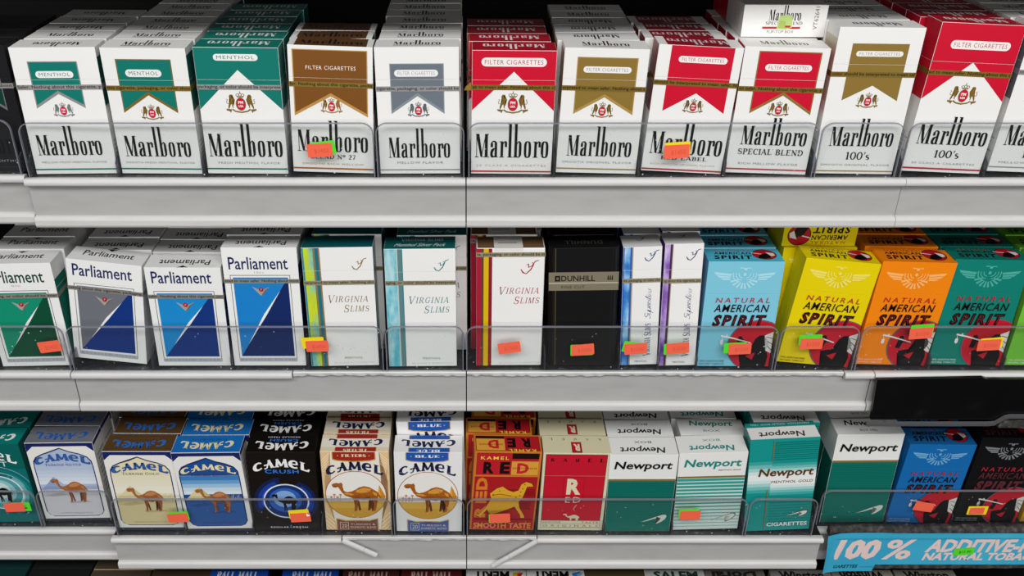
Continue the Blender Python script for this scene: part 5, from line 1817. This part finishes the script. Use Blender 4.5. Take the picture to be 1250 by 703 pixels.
sticker(-98.3, F1, 1330.2, 7, GREEN, 'green price sticker tucked under the orange one ' + on('brown chevron pack'), '5', 17, 9.6, '2a6a1a')
sticker(-100.5, F1, 1328.9, 4.5, ORANGE, 'orange price sticker ' + on('brown chevron pack'), '$1450', lift=L2)
sticker(140.5, F1, 1329.8, 4, YELLOW, 'yellow price sticker under the orange one ' + on('wide red chevron pack'), None)
sticker(140.0, F1, 1328.0, 3.5, ORANGE, 'orange price sticker ' + on('wide red chevron pack'), '$1450', lift=L2)
sticker(-315.8, F2, 1172.8, 8, ORANGE, 'orange price sticker ' + on('green slashed-window pack'), '$1450', lift=L2)
sticker(-117.4, F2, 1176.0, 3, YELLOW, 'yellow price sticker ' + on('yellow-green marbled slim pack'), None)
sticker(-114.3, F2, 1173.2, 2, ORANGE, 'orange price sticker ' + on('yellow-green marbled slim pack'), '$1450', lift=L2)
sticker(30.4, F2, 1171.8, 9, ORANGE, 'orange price sticker ' + on('soft striped pack'), '$1550', lift=L2)
sticker(85.1, F2, 1169.6, 3, GREEN, 'green price sticker edge ' + on('black taupe-banded pack'), None, 17, 9.8)
sticker(85.9, F2, 1170.1, 6, ORANGE, 'orange price sticker ' + on('black taupe-banded pack'), '$1550', lift=L2)
sticker(124.3, F2, 1171.6, -10, GREEN, 'crooked green price sticker ' + on('blue marbled narrow pack'), None)
sticker(125.7, F2, 1170.9, 5, ORANGE, 'orange price sticker ' + on('blue marbled narrow pack'), '$1550', lift=L2)
sticker(155.5, F2, 1170.6, 4, GREEN, 'green price sticker edge ' + on('purple marbled narrow pack'), None)
sticker(157.4, F2, 1171.4, 6, ORANGE, 'orange price sticker ' + on('purple marbled narrow pack'), '$1550', lift=L2)
sticker(200.6, F2, 1171.6, 4, GREEN, 'green price sticker ' + on('sky blue disc pack'), None, 17, 9)
sticker(204.3, F2, 1170.7, 3, ORANGE, 'orange price sticker ' + on('sky blue disc pack'), '$1550', lift=L2)
sticker(256.2, F2, 1178.4, 2, GREEN, 'green price sticker ' + on('yellow disc pack'), None)
sticker(257.5, F2, 1175.4, 1, ORANGE, 'orange price sticker ' + on('yellow disc pack'), '$1550', lift=L2)
sticker(337.9, F2, 1187.4, 5, GREEN, 'green price sticker ' + on('orange disc pack'), None)
sticker(337.5, F2, 1184.6, 5, ORANGE, 'orange price sticker ' + on('orange disc pack'), '$1550', lift=L2)
sticker(392.8, F2, 1175.6, 6, YELLOW, 'yellow price sticker ' + on('teal green disc pack'), None)
sticker(391.2, F2, 1174.2, 4, ORANGE, 'orange price sticker ' + on('teal green disc pack'), '$1550', lift=L2)
sticker(-384.7, F4, 999.3, 2, GREEN, 'green price sticker ' + on('teal camel pack'), '5', 17, 9.6, '2a6a1a')
sticker(-390.0, F4, 999.0, 3, ORANGE, 'plain orange price sticker ' + on('teal camel pack'), lift=L2)
sticker(-243.2, F3, 1005.4, 4, GREEN, 'green price sticker ' + on('bronze-topped camel pack'))
sticker(-244.1, F3, 1003.7, 4, ORANGE, 'plain orange price sticker ' + on('bronze-topped camel pack'), lift=L2)
sticker(-142.3, F3, 1007.6, 5, YELLOW, 'yellow price sticker ' + on('black camel pack'))
st = sticker(-141.2, F3, 1004.2, 4, ORANGE, 'orange price sticker with a curled white corner ' + on('black camel pack'), lift=L2)
bm = bmesh.new()
vs = [bm.verts.new(c) for c in ((0.0052, -0.0003, 0.0047), (0.0085, -0.0003, 0.0016), (0.0060, -0.0016, 0.0022), (0.0052, -0.0002, 0.0046), (0.0084, -0.0002, 0.0016), (0.0061, -0.0013, 0.0023))]
for q in ((0, 2, 1), (3, 4, 5), (0, 1, 4, 3), (1, 2, 5, 4), (2, 0, 3, 5)):
    bm.faces.new([vs[i] for i in q])
obj('curled_corner', fixn(bm), [ink('e6e4e0', 0.6, 0)], st)
sticker(25.1, F3, 1002.9, 2, GREEN, 'green price sticker edge ' + on('orange-edged red camel pack'))
sticker(26.0, F3, 1003.5, 3, ORANGE, 'plain orange price sticker ' + on('orange-edged red camel pack'), lift=L2)
sticker(184.0, F3, 1008.4, 2, GREEN, 'green price sticker ' + on('pale teal striped pack'))
sticker(185.2, F3, 1006.6, 1, ORANGE, 'plain orange price sticker ' + on('pale teal striped pack'), lift=L2)
sticker(390.2, F4, 999.7, -10, ORANGE, 'crooked orange price sticker ' + on('deep blue disc pack'), lift=L2)
sticker(437.5, F4, 995.2, 0, YELLOW, 'yellow price sticker framing a torn orange one ' + on('black disc pack'), None, 17, 9.4)
sticker(436.9, F4, 995.0, 2, ORANGE, 'torn orange price sticker ' + on('black disc pack'), None, 12.4, 7, lift=L2)

# ------------------------------------------------------------------ black sign panel and blue banner
pn = empty('sign_panel', (0.3100, Y2 - 0.0125, Z2 - 0.0403))
tag(pn, 'long empty black sign panel clipped to the middle shelf edge, above the deep blue pack', 'sign panel')
bm = bmesh.new()
op = [(0.003, 0.0), (0.30, 0.0), (0.30, 0.0380), (0.084, 0.0380), (0.080, 0.0394), (0.0, 0.0376)]
f = [bm.verts.new((x, -0.0015, z)) for x, z in op]
k = [bm.verts.new((x, 0.0015, z)) for x, z in op]
bm.faces.new(f)
bm.faces.new(k[::-1])
for i in range(len(op)):
    bm.faces.new((f[i], k[i], k[(i + 1) % len(op)], f[(i + 1) % len(op)]))
BLACKP = noisy('black_panel_plastic', ['030303', '060607', '121213'], (1, 1, 1), 40, 6, 0.3, 0, [0.45, 0.66, 0.8])
obj('board', fixn(bm), [BLACKP], pn)
bm = bmesh.new()
pp = [(-0.001, -0.0042), (0.094, -0.0042), (0.099, -0.0036), (0.105, 0.0018), (0.109, 0.0030), (0.30, 0.0030)]
tv = []
for x, z in pp:
    tv.append([bm.verts.new((x, -0.0022, z)), bm.verts.new((x, -0.0042, z)), bm.verts.new((x, -0.0046, z + 0.0026)), bm.verts.new((x, -0.0022, z + 0.0030))])
for a, b in zip(tv, tv[1:]):
    for i in range(4):
        bm.faces.new((a[i], a[(i + 1) % 4], b[(i + 1) % 4], b[i]))
bm.faces.new(tv[0][::-1])
bm.faces.new(tv[-1])
obj('clear_rail', fixn(bm), [clear_plastic('rail_plastic', '707074', 0.35, '8a8a8e')], pn)
bm = bmesh.new()
add_box(bm, 0.006, 0.0015, 0.004, 0.29, 0.0020, 0.030)
add_box(bm, 0.104, -0.0020, -0.0075, 0.30, 0.0015, 0.0)
obj('backing', fixn(bm), [GRIME], pn)

bn = empty('paper_banner', (0.3070, Y3 - 0.0030, Z3 - 0.0441))
tag(bn, 'blue paper banner with pale lettering about additive-free tobacco, curled at its end', 'banner')
bm = bmesh.new()
cols_ = []
xs_ = [0, 0.004, 0.010, 0.02, 0.032, 0.044, 0.0455, 0.06, 0.1, 0.15, 0.2, 0.26, 0.31]
for x in xs_:
    lo = 0.0 if x <= 0.044 else 0.0078
    curl = -0.0035 * math.exp(-x / 0.006)
    sk = 0.0016
    zt = 0.0440 + (0.0006 if 0.008 < x < 0.05 else 0)
    row = []
    for t in (0, 0.5, 1):
        z = lo + (zt - lo) * t
        row.append([bm.verts.new((x + sk * (1 - t) - (0.0015 if x == 0 and t == 1 else 0), curl + yy_, z)) for yy_ in (0, 0.0003)])
    cols_.append(row)
for a, b in zip(cols_, cols_[1:]):
    for i in range(2):
        bm.faces.new((a[i][0], b[i][0], b[i + 1][0], a[i + 1][0]))
        bm.faces.new((b[i][1], a[i][1], a[i + 1][1], b[i + 1][1]))
    bm.faces.new((a[2][0], b[2][0], b[2][1], a[2][1]))
    bm.faces.new((b[0][0], a[0][0], a[0][1], b[0][1]))
for i in range(2):
    bm.faces.new((cols_[0][i][1], cols_[0][i][0], cols_[0][i + 1][0], cols_[0][i + 1][1]))
    bm.faces.new((cols_[-1][i][0], cols_[-1][i][1], cols_[-1][i + 1][1], cols_[-1][i + 1][0]))
A = Art(300, 44, 1)
pk_ = 'e2c9c4'
A.text('100', 9.5, 14, 47.6, 37.6, pk_, 0.055, 0.2)
A.text('%', 51.5, 14, 76, 37.6, pk_, 0.02, 0.2)
A.text('%', 51.9, 14, 76.4, 37.6, pk_, 0.02, 0.2)
A.text('ADDITIVE-FREE', 88, 22.4, 203, 37.6, pk_, 0.045, 0.22)
A.text('NATURAL TOBACCO', 87, 13, 199, 22, pk_, 0.045, 0.22)
A.text('CIGARETTES', 6.4, 4, 32, 7.8, '14384a', 0.03, 0.2)
A.rect(34, 5, 60, 5.5, '2a6a84')
A.rect(6, 38.4, 300, 38.9, '3a9ab8')
ab, am = A.build('all', 0)
for v in ab.verts:
    v.co.x += 0.150
    v.co.y += -0.0001 - 0.0035 * math.exp(-max(0.0, v.co.x) / 0.006)
merge(bm, ab, 1)
ab.free()
obj('paper', bm, [noisy('cyan_paper', ['2f9cc0', '38a8cb', '45b2d2'], (1, 1, 1), 12, 6, 0.45, 0.05)] + am, bn)
bm = bmesh.new()
n = 40
rw = []
for i in range(n + 1):
    x = 0.0012 + 0.308 * i / n
    rw.append([bm.verts.new((x, y, z + random.uniform(-0.0007, 0.0007))) for y, z in ((0.0006, 0.0405), (0.0006, 0.0455), (0.0042, 0.0482), (0.0072, 0.0478), (0.0072, 0.0405))])
for a, b in zip(rw, rw[1:]):
    for q in range(5):
        bm.faces.new((a[q], a[(q + 1) % 5], b[(q + 1) % 5], b[q]))
obj('foam_strip', fixn(bm), [GRIME], bn)
bm = bmesh.new()
n = 40
rw = []
for i in range(n + 1):
    x = 0.046 + 0.262 * i / n
    rw.append([bm.verts.new((x, y, z + random.uniform(-0.0006, 0.0006))) for y, z in ((0.0008, 0.0095), (0.0008, 0.0025), (0.0050, 0.0020), (0.0050, 0.0095))])
for a, b in zip(rw, rw[1:]):
    for q in range(4):
        bm.faces.new((a[q], a[(q + 1) % 4], b[(q + 1) % 4], b[q]))
obj('foam_strip', fixn(bm), [GRIME], bn)
sticker(427.2, Y3 - 0.0033, 962.0, 6, GREEN, 'green price sticker reading fifteen eighty on the blue banner', '$15 80', 17.4, 8.4, '1a4a14')

# clear film torn end of the set-back lower shelf
bm = bmesh.new()
for q in range(5):
    a = 0.0012 * q
    add_box(bm, -0.3045 + a * 0.2, Y3 + 0.0015 + q * 0.0004, Z3 - 0.0068 + a, -0.3003 - (q % 2) * 0.0012, Y3 + 0.0019 + q * 0.0004, Z3 - 0.0054 + a)
o = obj('crumpled_tape', bm, [EDGE])
tag(o, 'crumpled clear tape at the end of the set-back shelf', 'tape')

bpy.context.view_layer.update()
